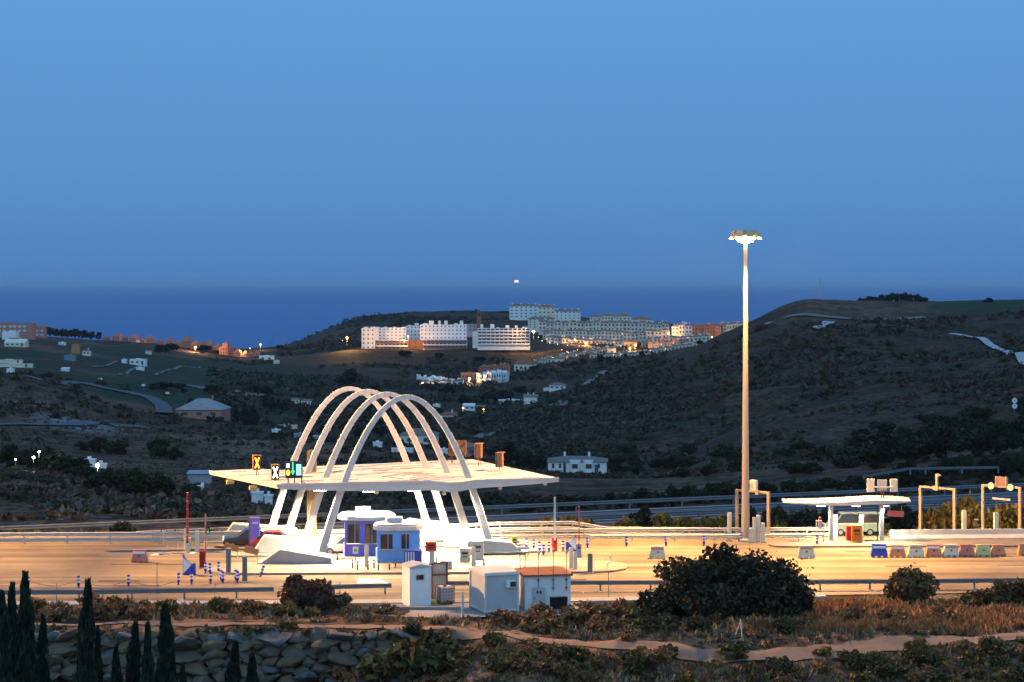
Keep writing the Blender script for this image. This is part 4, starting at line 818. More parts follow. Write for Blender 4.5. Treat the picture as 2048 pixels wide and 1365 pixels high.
def column_post(px, py, top, label, grp=None, w_=.32, m=STEELP, cap=False):
    p = gp(px, py); h = Zp(top, p.y); t = T('sensor_post', label, 'post', p, R(6), grp); MB().box((0, 0, h/2), (w_, w_*.9, h)).build('post_body', m, t, bevel=.02)
    MB().box((0, 0, .05), (w_+.16, w_+.16, .1)).build('base_plate', KERB, t); MB().box((0, 0, h+.02), (w_*.8, w_*.7, .05)).build('cap', KERB, t); return t
for px, py, tp, lb in ((457, 1149, 1098, 'grey square post left of the plinth nose'), (489.5, 1165, 1114, 'grey square post at the left end of the front kerb'), (1180, 1147, 1108, 'grey square post alone on the right of the front kerb'), (372, 1102, 1058, 'cream sensor post behind the red left boom'), (394, 1104, 1062, 'cream sensor post right of the red left boom'), (1142, 1141, 1096, 'tall cream sensor post of the right blue barrier'), (1150.5, 1143, 1105, 'short cream sensor post of the right blue barrier'), (947, 1138, 1095, 'cream post beside the white glare boxes'), (1459, 1083, 1026, 'pale square post left of the lamp mast'), (1509, 1085, 1036, 'pale square post right of the lamp mast base'), (1517, 1085, 1031, 'taller pale post right of the lamp mast'), (1501, 1086, 1057, 'short pale post touching the lamp mast'), (1526, 1086, 1047, 'short pale post farthest right of the lamp mast'), (1723, 1083, 1031, 'yellow lit post under the small canopy beside the orange machine'), (1671, 1080, 1030, 'cream post behind the left leg of the small canopy'), (1928, 1062, 1021, 'thick pale post between the two right lane gantries'), (1992, 1075, 1026, 'thick pale post below the rightmost gantry'), (733, 1138, 1092, 'cream post at the left end of the white booth wall')):
    column_post(px, py, tp, lb, w_=.36 if px in (1928, 1992, 457, 489.5, 1180) else .30, m=GALV if px in (457, 489.5, 1180) else CREAM)
def sign_post(px, py, tp, lb, wpx, hpx, m, dot=None):
    p = gp(px, py); h = Zp(tp, p.y); t = T('small_sign', lb, 'sign', p); wd = wpx*p.y/F; hg = hpx*p.y/F
    MB().rod((0, .03, 0), (0, .03, h-.02), .03).build('post', GALV, t); MB().box((0, 0, h-hg/2), (wd, .04, hg)).build('plate', m, t, bevel=.01)
    if dot: o = MB().lathe([(.01, 0), (wd*.3, 0), (wd*.3, .012), (.01, .012)], 16).build('dot', dot, t); o.location = (0, -.02, h-hg/2); o.rotation_euler = (R(90), 0, 0)
sign_post(711, 1143, 1094, 'small white sign with a green dot before the violet booth', 11, 14, REFW, mat('green mark', (.20, .42, .05), .5))
sign_post(758, 1109, 1080, 'small yellow notice between the violet and blue booths', 7, 10, YELLOW)
sign_post(812, 1100, 1062, 'white notice with a yellow top on the right face of the blue booth', 9, 26, REFW)
sign_post(1953, 1064, 1038, 'thin T shaped bracket post between the right gantries', 8, 3, CREAM)

# ------------------------------------------------------------------ boom barriers, traffic light, nose markers
def boom(px, py, tp, label, cols, cab, w_=.12, rz=0., lean=0.):
    p = gp(px, py); h = Zp(tp, p.y); t = T('boom_barrier', label, 'boom barrier', p, rz); MB().box((0, .22, .55), (.42, .38, 1.1)).build('cabinet', cab, t, bevel=.03)
    a = MB(); n_ = 6
    for k in range(n_):
        z0 = .7+(h-.7)*k/n_; z1 = .7+(h-.7)*(k+1)/n_; a.box((lean*(z0+z1)/2, -.05, (z0+z1)/2), (w_, .07, (z1-z0)*.93), mi=0)
        a.box((lean*z1, -.05, z1-(z1-z0)*.035), (w_*.99, .069, (z1-z0)*.07), mi=1)
    a.build('boom', cols, t); MB().rod((0, -.1, .8), (0, .2, .8), .1).build('pivot', DARK, t)
boom(375, 1104, 985, 'raised red boom barrier with white bands at the left island', [RED, REFW], CREAM, .17)
boom(1109.5, 1103, 994, 'raised white boom barrier on a bright red cabinet', [WHITE, CREAM], mat('bright red paint', (.62, .01, .008), .45), .16)
boom(1158, 1116, 1013, 'raised thin red boom barrier at the right end of the island', [RED, REFW], mat('violet white cabinet', (.35, .33, .52), .5), .085)
t = T('traffic_light', 'slim traffic light pole with a green lamp left of the arches', 'traffic light', gp(411, 1134)); MB().rod((0, 0, 0), (0, 0, 4.15), .07, .05).build('pole', mat('reddish pole paint', (.24, .17, .17), .5), t)
MB().box((.22, 0, 2.95), (.26, .22, .75)).build('signal_head', BLACK, t, bevel=.03)
for k, (nm, c, e_) in enumerate((('green_lens', (.05, .9, .35), .5), ('amber_lens', (.3, .16, .02), 0), ('red_lens', (.25, .02, .02), 0))):
    o = MB().lathe([(.01, 0), (.085, 0), (.085, .03), (.01, .03)], 14).build(nm, emit(nm, c, e_), t); o.location = (.22, -.11, 2.73+.22*k); o.rotation_euler = (R(90), 0, 0)
def nose(px, py, label, s, flip):
    t = T('nose_marker', label, 'lane marker', gp(px, py), 0, None, s); P = [(-.55, 0), (.55, .0), (.53, .98), (.40, 1.02), (.22, .93), (.0, 1.05), (-.2, 1.28), (-.38, 1.52), (-.5, 1.75), (-.55, 1.8)]
    P = [(x*flip, z) for x, z in P]; MB().prism(P, -.18, .18).build('blue_body', BLUE, t, bevel=.03)
    Q = [(-.50*flip, .12), (.20*flip, .88), (-.50*flip, 1.5)]; MB().prism(Q, -.19, -.183).build('white_triangle', REFW, t); return t
nose(379, 1150, 'blue nose marker with a white triangle at the left island tip', .88, 1)
nose(1142, 1103, 'blue curved nose marker at the right island tip', .78, -1)
# blue and white flexible posts
DEL = T('delineator_post', 'x', 'delineator', (0, 0, 0)); 
MB().lathe([(.05, 0), (.055, .10), (.11, .26), (.115, .30), (.115, .84), (.10, .90), (.02, .93)], 14).build('post', mat('deep blue plastic', (.030, .035, .42), .5, .1), DEL)
for z in (.40, .64): MB().lathe([(.119, 0), (.121, .02), (.121, .11), (.119, .13)], 14, (0, 0, z)).build('reflective_band', REFW, DEL)
MB().lathe([(.14, 0), (.13, .03), (.06, .06)], 12).build('foot', mat('dull violet rubber', (.10, .04, .12), .7), DEL); KIDS[DEL.name] = list(DEL.children)
DG = 'blue and white delineator posts'
dels = [(56, 1178, 'delineator half hidden behind the second cypress tip'), (157, 1176, 'lone delineator between the two tall cypress tips'), (257, 1174, 'lone delineator nearest to the red and white plastic barrier'), (357, 1170, 'delineator just left of the blue nose marker'), (383, 1169, 'delineator in front of the blue nose marker'), (411, 1148, 'delineator touching the dark red cabinet'), (419.5, 1150, 'delineator just right of the dark red cabinet'), (421, 1168, 'nearer delineator in front of the dark red cabinet'), (437, 1147, 'lone delineator in the middle of the left cluster'), (442.5, 1164, 'left delineator of the touching pair nearest the grey posts'), (446, 1167, 'right delineator of the touching pair nearest the grey posts'), (471.5, 1163, 'left delineator of the pair beside the kerb end post'), (475, 1166, 'right delineator of the pair beside the kerb end post'), (521, 1154, 'leaning delineator in front of the grey plinth nose'),
        (1015, 1106, 'first delineator right of the nearest arch foot'), (1037, 1104, 'delineator right beside the yellow machine'), (1053, 1098, 'delineator behind the right hut antennas'), (1067, 1100, 'delineator beside the small cream box on the right island'), (1079, 1105, 'delineator third before the red barrier cabinet'), (1087, 1111, 'delineator closest to the camera in the right cluster'), (1098, 1105, 'delineator immediately left of the red barrier cabinet'), (1126, 1103, 'delineator between red cabinet and right blue nose marker'), (1175, 1096, 'delineator just right of the thin red boom'), (1253, 1094, 'lone delineator on the open lane right of the thin red boom'), (1332, 1093, 'delineator above the cream barrier left of the big bush'), (1408, 1092, 'delineator at the upper left edge of the big bush'), (1482, 1084, 'delineator hidden behind the lamp mast foot'), (1634, 1091, 'delineator at the kerb left of the small canopy')]
for i, (px, py, lb) in enumerate(dels):
    o = put(DEL, gp(px, py), 0, lb, DG, .95)
    if px == 521: o.rotation_euler = (0, .28, 0)
ch = MB(); pts = [gp(px, 1178, .0) for px in (-40, 56, 157, 257, 357)]
for a, b_ in zip(pts[:-1], pts[1:]):
    for k in range(8):
        f = lambda u: a.lerp(b_, u)+Vector((0, 0, .62-.42*math.sin(math.pi*u))); ch.rod(f(k/8), f((k+1)/8), .022, n=6)
tag(ch.build('barrier_chain', mat('red chain plastic', (.40, .12, .09), .6)), 'faded red plastic chain sagging between the left delineators', 'chain')
# water filled road barriers
WBM = {}
def wbarrier(px, py, label, m, bm, s=1., rz=0.):
    key = (m.name, bm.name)
    if key not in WBM:
        t = T('road_barrier', label, 'road barrier', gp(px, py), rz, 'plastic road barriers', s); b_ = MB()
        b_.add([(-.62, -.26, .12), (.62, -.26, .12), (.62, .26, .12), (-.62, .26, .12), (-.47, -.12, .86), (.47, -.12, .86), (.47, .12, .86), (-.47, .12, .86)], [(3, 2, 1, 0), (4, 5, 6, 7), (0, 1, 5, 4), (1, 2, 6, 5), (2, 3, 7, 6), (3, 0, 4, 7)]); b_.build('body', m, t, bevel=.05)
        q = MB()
        for x in (-.45, 0, .45): q.box((x, 0, .06), (.24, .5, .12))
        q.build('feet', m, t, bevel=.02); MB().box((.0, 0, .90), (1.06, .20, .09)).build('top_rail', m, t, bevel=.03)
        f = MB(); f.add([(-.44, -.166, .66), (.44, -.166, .66), (.44, -.128, .82), (-.44, -.128, .82), (-.44, -.14, .66), (.44, -.14, .66), (.44, -.10, .82), (-.44, -.10, .82)], [(0, 1, 2, 3), (7, 6, 5, 4), (0, 4, 5, 1), (1, 5, 6, 2), (2, 6, 7, 3), (3, 7, 4, 0)]); f.build('reflective_band', bm, t)
        o = MB().lathe([(.01, 0), (.07, 0), (.06, .04), (.01, .04)], 12).build('filler_cap', DARK, t); o.location = (.02, -.185, .5); o.rotation_euler = (R(75), 0, 0); KIDS[t.name] = list(t.children); WBM[key] = t; return t
    return dup(WBM[key], gp(px, py), rz, label, 'plastic road barriers', s)
for a in ((279, 1125, 'faded red plastic barrier alone at the left of the plaza', PINKRED, REFW, 1.06, -.05), (1315, 1117, 'cream plastic barrier at the left of the big bush', CREAM, ORANGE, 1.05, .05), (1612, 1117, 'cream plastic barrier just right of the big bush', CREAM, ORANGE, 1.12, .05), (1758, 1115, 'blue plastic barrier at the head of the long row', BLUE, REFW, 1.12, -.04), (1795, 1115, 'orange plastic barrier next to the blue one', ORANGE, REFW, 1.05, -.08), (1831, 1115, 'cream plastic barrier between two orange ones with white bands', CREAM, ORANGE, 1.08, .03), (1867, 1114, 'darker orange plastic barrier with white band, fourth in the row', ORANGE, REFW, 1.06, -.1), (1901, 1114, 'cream plastic barrier fifth in the row', CREAM, ORANGE, 1.08, .08), (1933, 1113.5, 'red orange plastic barrier with plain top, sixth in the row', PINKRED, PINKRED, 1.06, .1), (1966, 1113, 'yellowish plastic barrier seventh in the row', mat('pale yellow plastic', (.58, .52, .24), .5), mat('pale yellow plastic', (.58, .52, .24)), 1.02, .06), (1996, 1112.5, 'plain orange plastic barrier at the end of the close row', ORANGE, ORANGE, .98, .15), (2049, 1111, 'plain orange plastic barrier cut by the right edge', ORANGE, ORANGE, .98, .1)): wbarrier(*a)

# ------------------------------------------------------------------ guardrails (one thing per run)
def guardrail(label, P, m=GALV, sp=3.6, h=.75, double=False, posts=True, endflare=False, w_=.32, name='guardrail'):
    t = T(name, label, 'guardrail', Vector(P[0])); b0 = Vector(P[0])
    def beam(zc):
        s = MB(); prof = [(-.02, -w_/2), (-.08, -w_*.36), (-.08, -w_*.2), (-.01, -.02), (-.01, .02), (-.08, w_*.2), (-.08, w_*.36), (-.02, w_/2)]; k = len(prof); vs = []
        for i, p in enumerate(P):
            p = Vector(p); d = (Vector(P[min(i+1, len(P)-1)])-Vector(P[max(i-1, 0)])); d.z = 0; d.normalize(); nn = Vector((-d.y, d.x, 0))
            for q, z in prof+[(x+.03, z) for x, z in prof[::-1]]: vs.append(p+nn*q+Vector((0, 0, zc+z))-b0)
        k *= 2; s.add(vs, [(i*k+j, i*k+(j+1) % k, (i+1)*k+(j+1) % k, (i+1)*k+j) for i in range(len(P)-1) for j in range(k)]+[tuple(range(k)), tuple(range((len(P)-1)*k, len(P)*k))]); s.build('rail', m, t)
    beam(h-w_/2)
    if double: beam(h-w_/2-.48)
    if posts:
        n_ = 0
        for a, b_ in zip(P[:-1], P[1:]):
            a = Vector(a); b_ = Vector(b_); L = (b_-a).length; c = int(L/sp)
            for k in range(c+1 if L > sp else 1):
                if n_ > 90: break
                q = a.lerp(b_, (k*sp)/L)-b0; r = math.atan2(b_.y-a.y, b_.x-a.x); s = MB(); s.box((q.x, q.y, q.z+h/2-.08), (.12, .16, h+.06), rz=r); s.box((q.x-.0, q.y-.03, q.z+h-.18), (.16, .12, .2), rz=r); s.build('post', m, t); n_ += 1
    return t
N1 = guardrail('near guardrail running from the left edge to the tangled bush', [(-48, 127.9, 0), (-30, 128.2, 0), (X(548, 129.4), 129.4, 0)])
N2 = guardrail('short near guardrail piece with a flared end left of the cabins', [(X(600, 130.0), 130., 0), (X(668, 130.4), 130.4, 0), (X(783, 131.), 131., 0)])
guardrail('near guardrail behind the cabins and the big bush', [(X(868, 131.9), 131.9, 0), (X(1100, 132.2), 132.2, 0), (X(1640, 132.6), 132.6, 0)])
guardrail('near guardrail right of the big bush to the right edge', [(X(1640, 132.6), 132.6, 0), (X(1850, 132.9), 132.9, 0), (X(2120, 133.6), 133.6, 0)])
guardrail('double beam guardrail along the far plaza edge at the left', [(-52, 155.8, 0), (-30, 156.6, 0), (X(835, 158.6), 158.6, 0)], double=True, h=.95, m=RAIL_LIT)
guardrail('double beam guardrail along the far plaza edge at the right', [(X(835, 158.6), 158.6, 0), (X(1200, 159.6), 159.6, 0), (X(1660, 160.4), 160.4, 0)], double=True, h=.85, m=RAIL_LIT)
guardrail('raised double guardrail behind the right arch legs bending down at its end', [(X(838, 160.2), 160.2, -.2), (X(870, 160.6), 160.6, .18), (X(1000, 161.), 161., .38), (X(1145, 161.3), 161.3, .42), (X(1215, 161.4), 161.4, -.1), (X(1420, 162), 162, -.25)], h=.85, double=True, m=RAIL_LIT)
hp = lambda t, s0=-95, s1=110, n=6, z=0.: [hw(s0+(s1-s0)*k/n, t, z) for k in range(n+1)]
guardrail('far motorway guardrail on the side towards the valley', hp(7.3, s1=62), sp=6., w_=.42, h=.85)
guardrail('far motorway guardrail continuing behind the small right canopy', hp(7.3, 62, 100, 3), sp=6., w_=.42, h=.85)
guardrail('motorway guardrail along the central strip, far side', hp(-1.45), sp=6., w_=.42)
guardrail('motorway guardrail along the central strip, near side', hp(-2.5), sp=6., w_=.42)
guardrail('motorway guardrail on the plaza side', hp(-9.6), sp=6., w_=.42)
p0 = [hit(px, py, 210) for px, py in ((1990, 980), (1930, 974), (1860, 973), (1700, 975))]
guardrail('short guardrail on the slope road behind the right gantries', [hw(64, 12, 1.6), hw(52, 11.5, 1.9), hw(46, 11.6, 1.2)], sp=5)

# ------------------------------------------------------------------ small canopy, gantries, concrete barrier at the right
sc_x = X(1693, 157.5); t = T('small_canopy', 'small white canopy on two posts at the right of the plaza', 'canopy', (sc_x, 157.5, .12))
xs = [-5.45, -4.2, -2.4, -.4, 2.2, 4.2, 5.4]; zt_ = [3.36, 3.34, 3.36, 3.42, 3.60, 3.54, 3.46]; zb_ = [3.16, 3.10, 3.04, 3.04, 3.14, 3.20, 3.28]; yd = [.4, .7, .9, .95, .95, .85, .4]; b_ = MB(); vs = []
for x, a, c, d in zip(xs, zt_, zb_, yd): vs += [(x, -d, a-.08), (x, d, a+.12), (x, d, c+.12), (x, -d, c)]
b_.add(vs, [(4*i+k, 4*i+(k+1) % 4, 4*i+4+(k+1) % 4, 4*i+4+k) for i in range(6) for k in range(4)]+[(3, 2, 1, 0), (24, 25, 26, 27)]); b_.build('roof', ROOFW, t, bevel=.02)
e = MB(); e.add([(-5.47, -.53, 3.17), (-2.4, -1.03, 3.10), (-2.4, -1.03, 3.13), (-5.47, -.53, 3.22), (-5.47, -.48, 3.17), (-2.4, -.98, 3.10), (-2.4, -.98, 3.13), (-5.47, -.48, 3.22)], [(0, 1, 2, 3), (7, 6, 5, 4), (0, 4, 5, 1), (3, 2, 6, 7), (0, 3, 7, 4), (1, 5, 6, 2)])
e.build('edge_groove', DARK, t)
for x in (-1.32, 2.98): MB().box((x, 0, 1.5), (.34, .34, 3.0)).build('post', WHITE, t, bevel=.03)
MB().box((2.62, -.1, 1.45), (.08, .08, 2.9)).build('downpipe', DARK, t)
for x in (-2.2, .8, 3.2):
    f = MB().box((x, 0, 2.98), (.8, .4, .1)).build('ceiling_light', STEELP, t); MB().box((x, 0, 2.92), (.7, .32, .02)).build('lens', LAMPW, f)
    lamp('canopy_lamp', (sc_x+x, 157.4, 2.8), CANW*.2, (1., .86, .55), 'SPOT', .25, 158, parent=t)
t2 = T('hanging_sign', 'red sign hanging under the right end of the small canopy', 'sign', (sc_x+4.05, 156.8, 2.45)); MB().box((0, 0, 0), (1.4, .06, .5), ry=.06).build('panel', mat('salmon red sign', (.45, .12, .08), .5), t2, bevel=.01); MB().rod((-.5, 0, .2), (-.5, 0, .75), .02).rod((.5, 0, .2), (.5, 0, .75), .02).build('hanger', STEELP, t2)
t3 = T('signal_rack', 'three signal panels seen from behind on the small canopy roof', 'lane signal', (sc_x+3.05, 157.5, 3.8)); MB().rod((-.08, 0, -.15), (-.08, 0, .62), .05).rod((.1, 0, -.15), (.1, 0, .62), .05).build('post', RUST, t3)
for x, nm, m, w_, h_ in ((-.98, 'side_panel', CREAM, .66, 1.1), (.98, 'side_panel', CREAM, .66, 1.1), (.0, 'middle_panel', STEELP, .84, .95)):
    MB().box((x, .1 if m is STEELP else 0, .98), (w_, .14, h_)).box((x+(.2 if m is CREAM else .3), -.09 if m is CREAM else .02, .98), (.05, .05, h_*.96)).build(nm, m, t3, bevel=.015)
MB().box((0, -.12, .85), (1.8, .08, .1)).build('crossbar', CREAM, t3)
GANT = mat('ochre gantry paint', (.42, .30, .19), .55, .15)
def gantry(pl, dl, pr_, dr, zt, label, kind):
    a = Vector((X(pl, dl), dl, -.1)); b_ = Vector((X(pr_, dr), dr, -.1)); L = (b_-a).length; rz = math.atan2(b_.y-a.y, b_.x-a.x); t = T('lane_gantry', label, 'gantry', (a+b_)/2, rz); h = zt+.1
    for s in (-1, 1): MB().box((s*L/2, 0, h/2), (.24, .24, h)).box((s*L/2, 0, .06), (.5, .5, .12)).build('leg', GANT, t, bevel=.02)
    MB().box((0, 0, h+.08), (L+.24, .2, .18)).build('crossbeam', GANT, t, bevel=.02)
    return t, L, h
t, L, h = gantry(1474, 161.5, 1537, 159.4, 3.85, 'steel lane gantry half behind the lamp mast', 0); MB().box((.15, -.05, h+.62), (.62, .35, .95)).build('camera_box', CREAM, t, bevel=.02); MB().box((.55, -.1, h+.05), (.3, .3, .35)).build('bracket', GANT, t); MB().box((.05, -.24, h+.6), (.35, .02, .4)).build('plate', STEELP, t)
t, L, h = gantry(1841, 163.4, 1909, 161.2, 3.95, 'steel lane gantry with an upright arm on its beam', 1); MB().box((-.05, 0, h+.72), (.22, .2, 1.25)).build('upright_arm', GANT, t, bevel=.02); MB().add([(.05, -.1, h+1.1), (.45, -.02, h+1.2), (.05, -.1, h+1.32), (.05, .1, h+1.1), (.45, .02, h+1.2), (.05, .1, h+1.32)], [(0, 1, 2), (5, 4, 3), (0, 3, 4, 1), (1, 4, 5, 2), (2, 5, 3, 0)]).build('camera_horn', GANT, t); MB().box((-.12, -.02, h+.06), (.5, .34, .36)).build('bracket', GANT, t)
t, L, h = gantry(1966, 164.2, 2040, 161.8, 4.0, 'steel lane gantry with a signal box and two discs', 2); MB().box((.02, 0, h+.55), (.95, .3, .8)).build('signal_box', mat('purple brown box', (.22, .13, .12), .6), t, bevel=.02)
for x in (-.9, .95):
    o = MB().lathe([(.02, 0), (.27, 0), (.30, .03), (.30, .08), (.02, .1)], 18).build('disc', CREAM, t); o.location = (x, -.12, h+.08); o.rotation_euler = (R(90), 0, 0)
for x in (-.47, .52): MB().box((x, -.02, h+.5), (.09, .36, .9)).build('box_bracket', GANT, t)
MB().rod((-.8, -.1, h-.1), (-.7, -.1, h-.95), .012).rod((.85, -.1, h-.1), (.8, -.1, h-.95), .012).build('hanger', DARK, t); MB().box((.05, -.1, h-1.02), (1.75, .12, .17)).build('height_bar', mat('pale pink bar', (.62, .45, .38), .5), t, bevel=.02)
t = T('concrete_barrier', 'long lit concrete barrier below the right lane gantries', 'barrier', (X(1780, 158.6), 158.6, 0)); x0 = 0.; x1 = X(2120, 159)-X(1780, 158.6)
cbp = [(-.3, 0), (-.3, .12), (-.12, .42), (-.09, .85), (.09, .85), (.12, .42), (.3, .12), (.3, 0)]; b_ = MB(); b_.add([(0, y, z) for y, z in cbp]+[(x1, y+.9, z) for y, z in cbp], [tuple(range(8)), tuple(range(15, 7, -1))]+[(i, 8+i, 8+(i+1) % 8, (i+1) % 8) for i in range(8)]); b_.build('concrete_body', CONC, t)
guardrail('bright thick guardrail in front of the lamp mast', [(X(1180, 157.2), 157.2, 0), (X(1430, 157.5), 157.5, 0), (X(1650, 157.8), 157.8, 0)], m=CREAM, h=.62)
t = T('crossed_stand', 'thin pale stand with a red top left of the small canopy', 'stand', (X(1640, 156.2), 156.2, .12)); MB().rod((-.3, 0, 0), (-.3, 0, 1.85), .05).rod((.3, 0, 0), (.3, 0, 1.6), .05).rod((-.35, 0, 1.85), (.42, 0, 1.55), .04).build('frame', CREAM, t); MB().box((0, 0, 1.5), (.32, .2, .75)).build('box', mat('pink grey box', (.5, .42, .42), .5), t, bevel=.03); MB().lathe([(.02, 0), (.11, .03), (.11, .16), (.03, .24)], 12, (0, 0, 1.9)).build('beacon', RED, t)
t = T('step_pipe', 'bent white pipe rail on the left island', 'railing', gp(336, 1096)); MB().rod((-.35, 0, .55), (-.35, 0, 1.35), .045).rod((-.35, 0, .6), (.0, 0, .5), .045).rod((0, 0, .52), (0.02, 0, 0), .045).rod((.0, 0, .05), (.85, 0, .02), .03).rod((.85, 0, 0), (.85, 0, .6), .03).build('pipe', WHITE, t)
t = T('step_pipe', 'bent white pipe rail at the right end of the front island', 'railing', gp(1218, 1140)); MB().rod((.15, 0, .6), (.15, 0, 1.2), .04).rod((-.3, 0, .9), (.15, 0, .95), .025).rod((.15, 0, .62), (-.15, 0, .5), .04).rod((-.15, 0, .5), (-.15, 0, 0), .04).build('pipe', WHITE, t)

# ------------------------------------------------------------------ vehicles
def car(label, loc, rz, paint, van=False, name='parked_car', cat='car'):
    t = T(name, label, cat, loc, rz); W = .88; L = 2.1; h = .82
    prof = [(-2.08, .35), (-2.1, .62), (-1.95, .84), (-.95, .92), (1.5, .95), (2.0, .88), (2.1, .6), (2.06, .33), (1.75, .28), (-1.7, .28)] if not van else [(-2.3, .4), (-2.32, .8), (-2.15, 1.02), (-1.75, 1.12), (2.3, 1.15), (2.34, .6), (2.3, .36), (-2., .32)]
    MB().prism(prof, -W, W).build('body', paint, t, bevel=.09)
    a = [(-.95, .9), (-.25, 1.42), (.9, 1.45), (1.75, .95)] if not van else [(-1.75, 1.1), (-1.15, 1.86), (2.2, 1.9), (2.3, 1.13)]
    g = MB(); iw = W-.06; tw = W-.2; g.add([(a[0][0], -iw, a[0][1]), (a[1][0], -tw, a[1][1]), (a[2][0], -tw, a[2][1]), (a[3][0], -iw, a[3][1]), (a[0][0], iw, a[0][1]), (a[1][0], tw, a[1][1]), (a[2][0], tw, a[2][1]), (a[3][0], iw, a[3][1])], [(0, 1, 2, 3), (7, 6, 5, 4), (0, 4, 5, 1), (1, 5, 6, 2), (2, 6, 7, 3), (3, 7, 4, 0)]); g.build('glasshouse', GLASS, t, bevel=.04)
    r = MB(); r.box(((a[1][0]+a[2][0])/2, 0, a[1][1]+.03), (a[2][0]-a[1][0]+.1, 2*tw+.05, .07))
    for s in (-1, 1):
        for (p, q) in ((a[0], a[1]), (a[2], a[3])): r.rod((p[0], s*(iw if p[1] < 1.2 else tw), p[1]), (q[0], s*(tw if q[1] > 1.2 else iw), q[1]), .045, n=6)
        r.rod(((a[0][0]+a[3][0])/2, s*iw, a[0][1]), ((a[1][0]+a[2][0])/2, s*tw, a[1][1]), .045, n=6)
    r.build('roof', paint, t, bevel=.02)
    for x in (-1.3, 1.3):
        for s in (-1, 1):
            o = MB().lathe([(.2, -.1), (.30, -.1), (.32, -.06), (.32, .06), (.30, .1), (.2, .1)], 20).build('wheel', BLACK, t); o.location = (x, s*(W-.08), .32); o.rotation_euler = (R(90), 0, 0)
            q = MB().lathe([(.02, -.105), (.19, -.105), (.19, .105), (.02, .105)], 14).build('rim', GALV, o)
    for s in (-1, 1):
        MB().box((prof[1][0]+.01, s*.62, .72), (.08, .3, .16)).build('headlight', emit('headlight glass', (1., .95, .85), .6), t, bevel=.02); MB().box((2.06, s*.66, .76 if not van else .95), (.08, .22, .18)).build('taillight', mat('red lens', (.5, .01, .01), .3), t, bevel=.02)
    MB().box((prof[0][0]-.02, 0, .45), (.03, .5, .12)).build('number_plate', REFW, t); return t
car('dark blue car half hidden behind the violet pay machine', (X(497, 154.3), 154.3, .0), R(8), mat('dark blue car paint', (.012, .018, .035), .2, .05, spec=.6))
car('red car stopped between the left arch legs', (X(553, 153.2), 153.2, .0), R(188), mat('red car paint', (.32, .02, .03), .25, .05, spec=.6))
car('silver car stopped behind the violet booth', (X(692, 150.3), 150.3, 0), R(5), mat('silver car paint', (.40, .38, .36), .3, .05, spec=.6))
car('pale greenish van standing behind the small canopy', (X(1706, 161.8), 161.8, 0), R(3), mat('turquoise white paint', (.15, .21, .19), .35, .05, spec=.5), True, 'parked_van', 'van')

# ------------------------------------------------------------------ cabins in front of the plaza
CZ = R(21)
t = T('white_cabin', 'tall narrow white cabin with a small dark window', 'cabin', (X(833, 126.4), 126.4, -.05), CZ)
MB().box((0, 0, 1.40), (1.52, 1.75, 2.65)).build('wall', CABW, t, bevel=.02); r = MB(); r.add([(-.82, -.95, 2.74), (.82, -.95, 2.74), (.82, .95, 2.74), (-.82, .95, 2.74), (-.82, -.95, 2.80), (.82, -.95, 2.80), (.82, .95, 2.80), (-.82, .95, 2.80), (0, -.95, 2.98), (0, .95, 2.98)], [(3, 2, 1, 0), (0, 1, 5, 8, 4), (2, 3, 7, 9, 6), (1, 2, 6, 5), (3, 0, 4, 7), (4, 8, 9, 7), (8, 5, 6, 9)]); r.build('roof', STEELP, t)
f = MB().box((-.05, -.885, 2.08), (.52, .03, .34)).build('window', GLASS, t); q = MB()
for a in ((0, .19), (0, -.19)): q.box((-.05, -.90, 2.08+a[1]), (.62, .04, .05))
for a in (-.29, .29): q.box((-.05+a, -.90, 2.08), (.05, .04, .33))
q.build('frame', WHITE, f); MB().box((-.74, -.89, 1.4), (.05, .03, 2.6)).box((.74, -.89, 1.4), (.05, .03, 2.6)).box((0, -.89, .12), (1.43, .03, .1)).build('corner_trim', WHITE, t)
MB().box((0, 0, .02), (1.6, 1.85, .12)).build('base', KERB, t)
t = T('rusty_frame', 'rusty steel frame with pale corrugated sheets behind the tank', 'frame', (X(879, 128.5), 128.5, 0), CZ)
for x in (-.55, .55): MB().box((x, 0, 1.3), (.09, .09, 2.6)).build('upright', RUST, t)
MB().box((0, 0, 2.56), (1.2, .1, .08)).box((0, -.02, 1.75), (1.3, .3, .07)).build('shelf', RUST, t); c = MB()
for k in range(12): c.box((-.48+k*.087, .05+(.02 if k % 2 else 0), 1.3), (.085, .02, 2.45))
c.build('corrugated_sheet', mat('pale corrugated sheet', (.42, .43, .40), .6, .15), t)
t = T('liquid_tank', 'white cage tank on a pallet beside the tall cabin', 'tank', (X(890, 126.9), 126.9, .06), CZ)
MB().box((0, 0, .66), (1.0, 1.0, .98)).build('tank_body', mat('milky tank plastic', (.55, .50, .50), .5, .08), t, bevel=.08); c = MB()
for k in range(6):
    u = -.5+k*.2
    for s in (-.53, .53): c.rod((u, s, .15), (u, s, 1.2), .013, n=6); c.rod((s, u, .15), (s, u, 1.2), .013, n=6)
for z in (.2, .4, .62, .84, 1.04, 1.2):
    for s in (-.53, .53): c.rod((-.53, s, z), (.53, s, z), .013, n=6); c.rod((s, -.53, z), (s, .53, z), .013, n=6)
c.build('cage', mat('dark wire', (.10, .10, .12), .5), t); p = MB()
for x in (-.42, 0, .42): p.box((x, 0, .06), (.12, 1.05, .1))
p.box((0, 0, .13), (1.06, 1.06, .04)); p.build('pallet', WOOD, t); MB().rod((0, -.5, .24), (0, -.62, .24), .05).build('outlet', DARK, t); MB().rod((0, 0, 1.15), (0, 0, 1.22), .12).build('lid', DARK, t)
tag(MB().lathe([(.12, 0), (.2, .05), (.2, .26), (.1, .36), (.05, .4)], 14, (X(868, 126.2), 126.2, .02)).build('canister', mat('yellow green canister', (.36, .40, .08), .5)), 'yellow green canister on the ground between cabin and tank', 'canister')
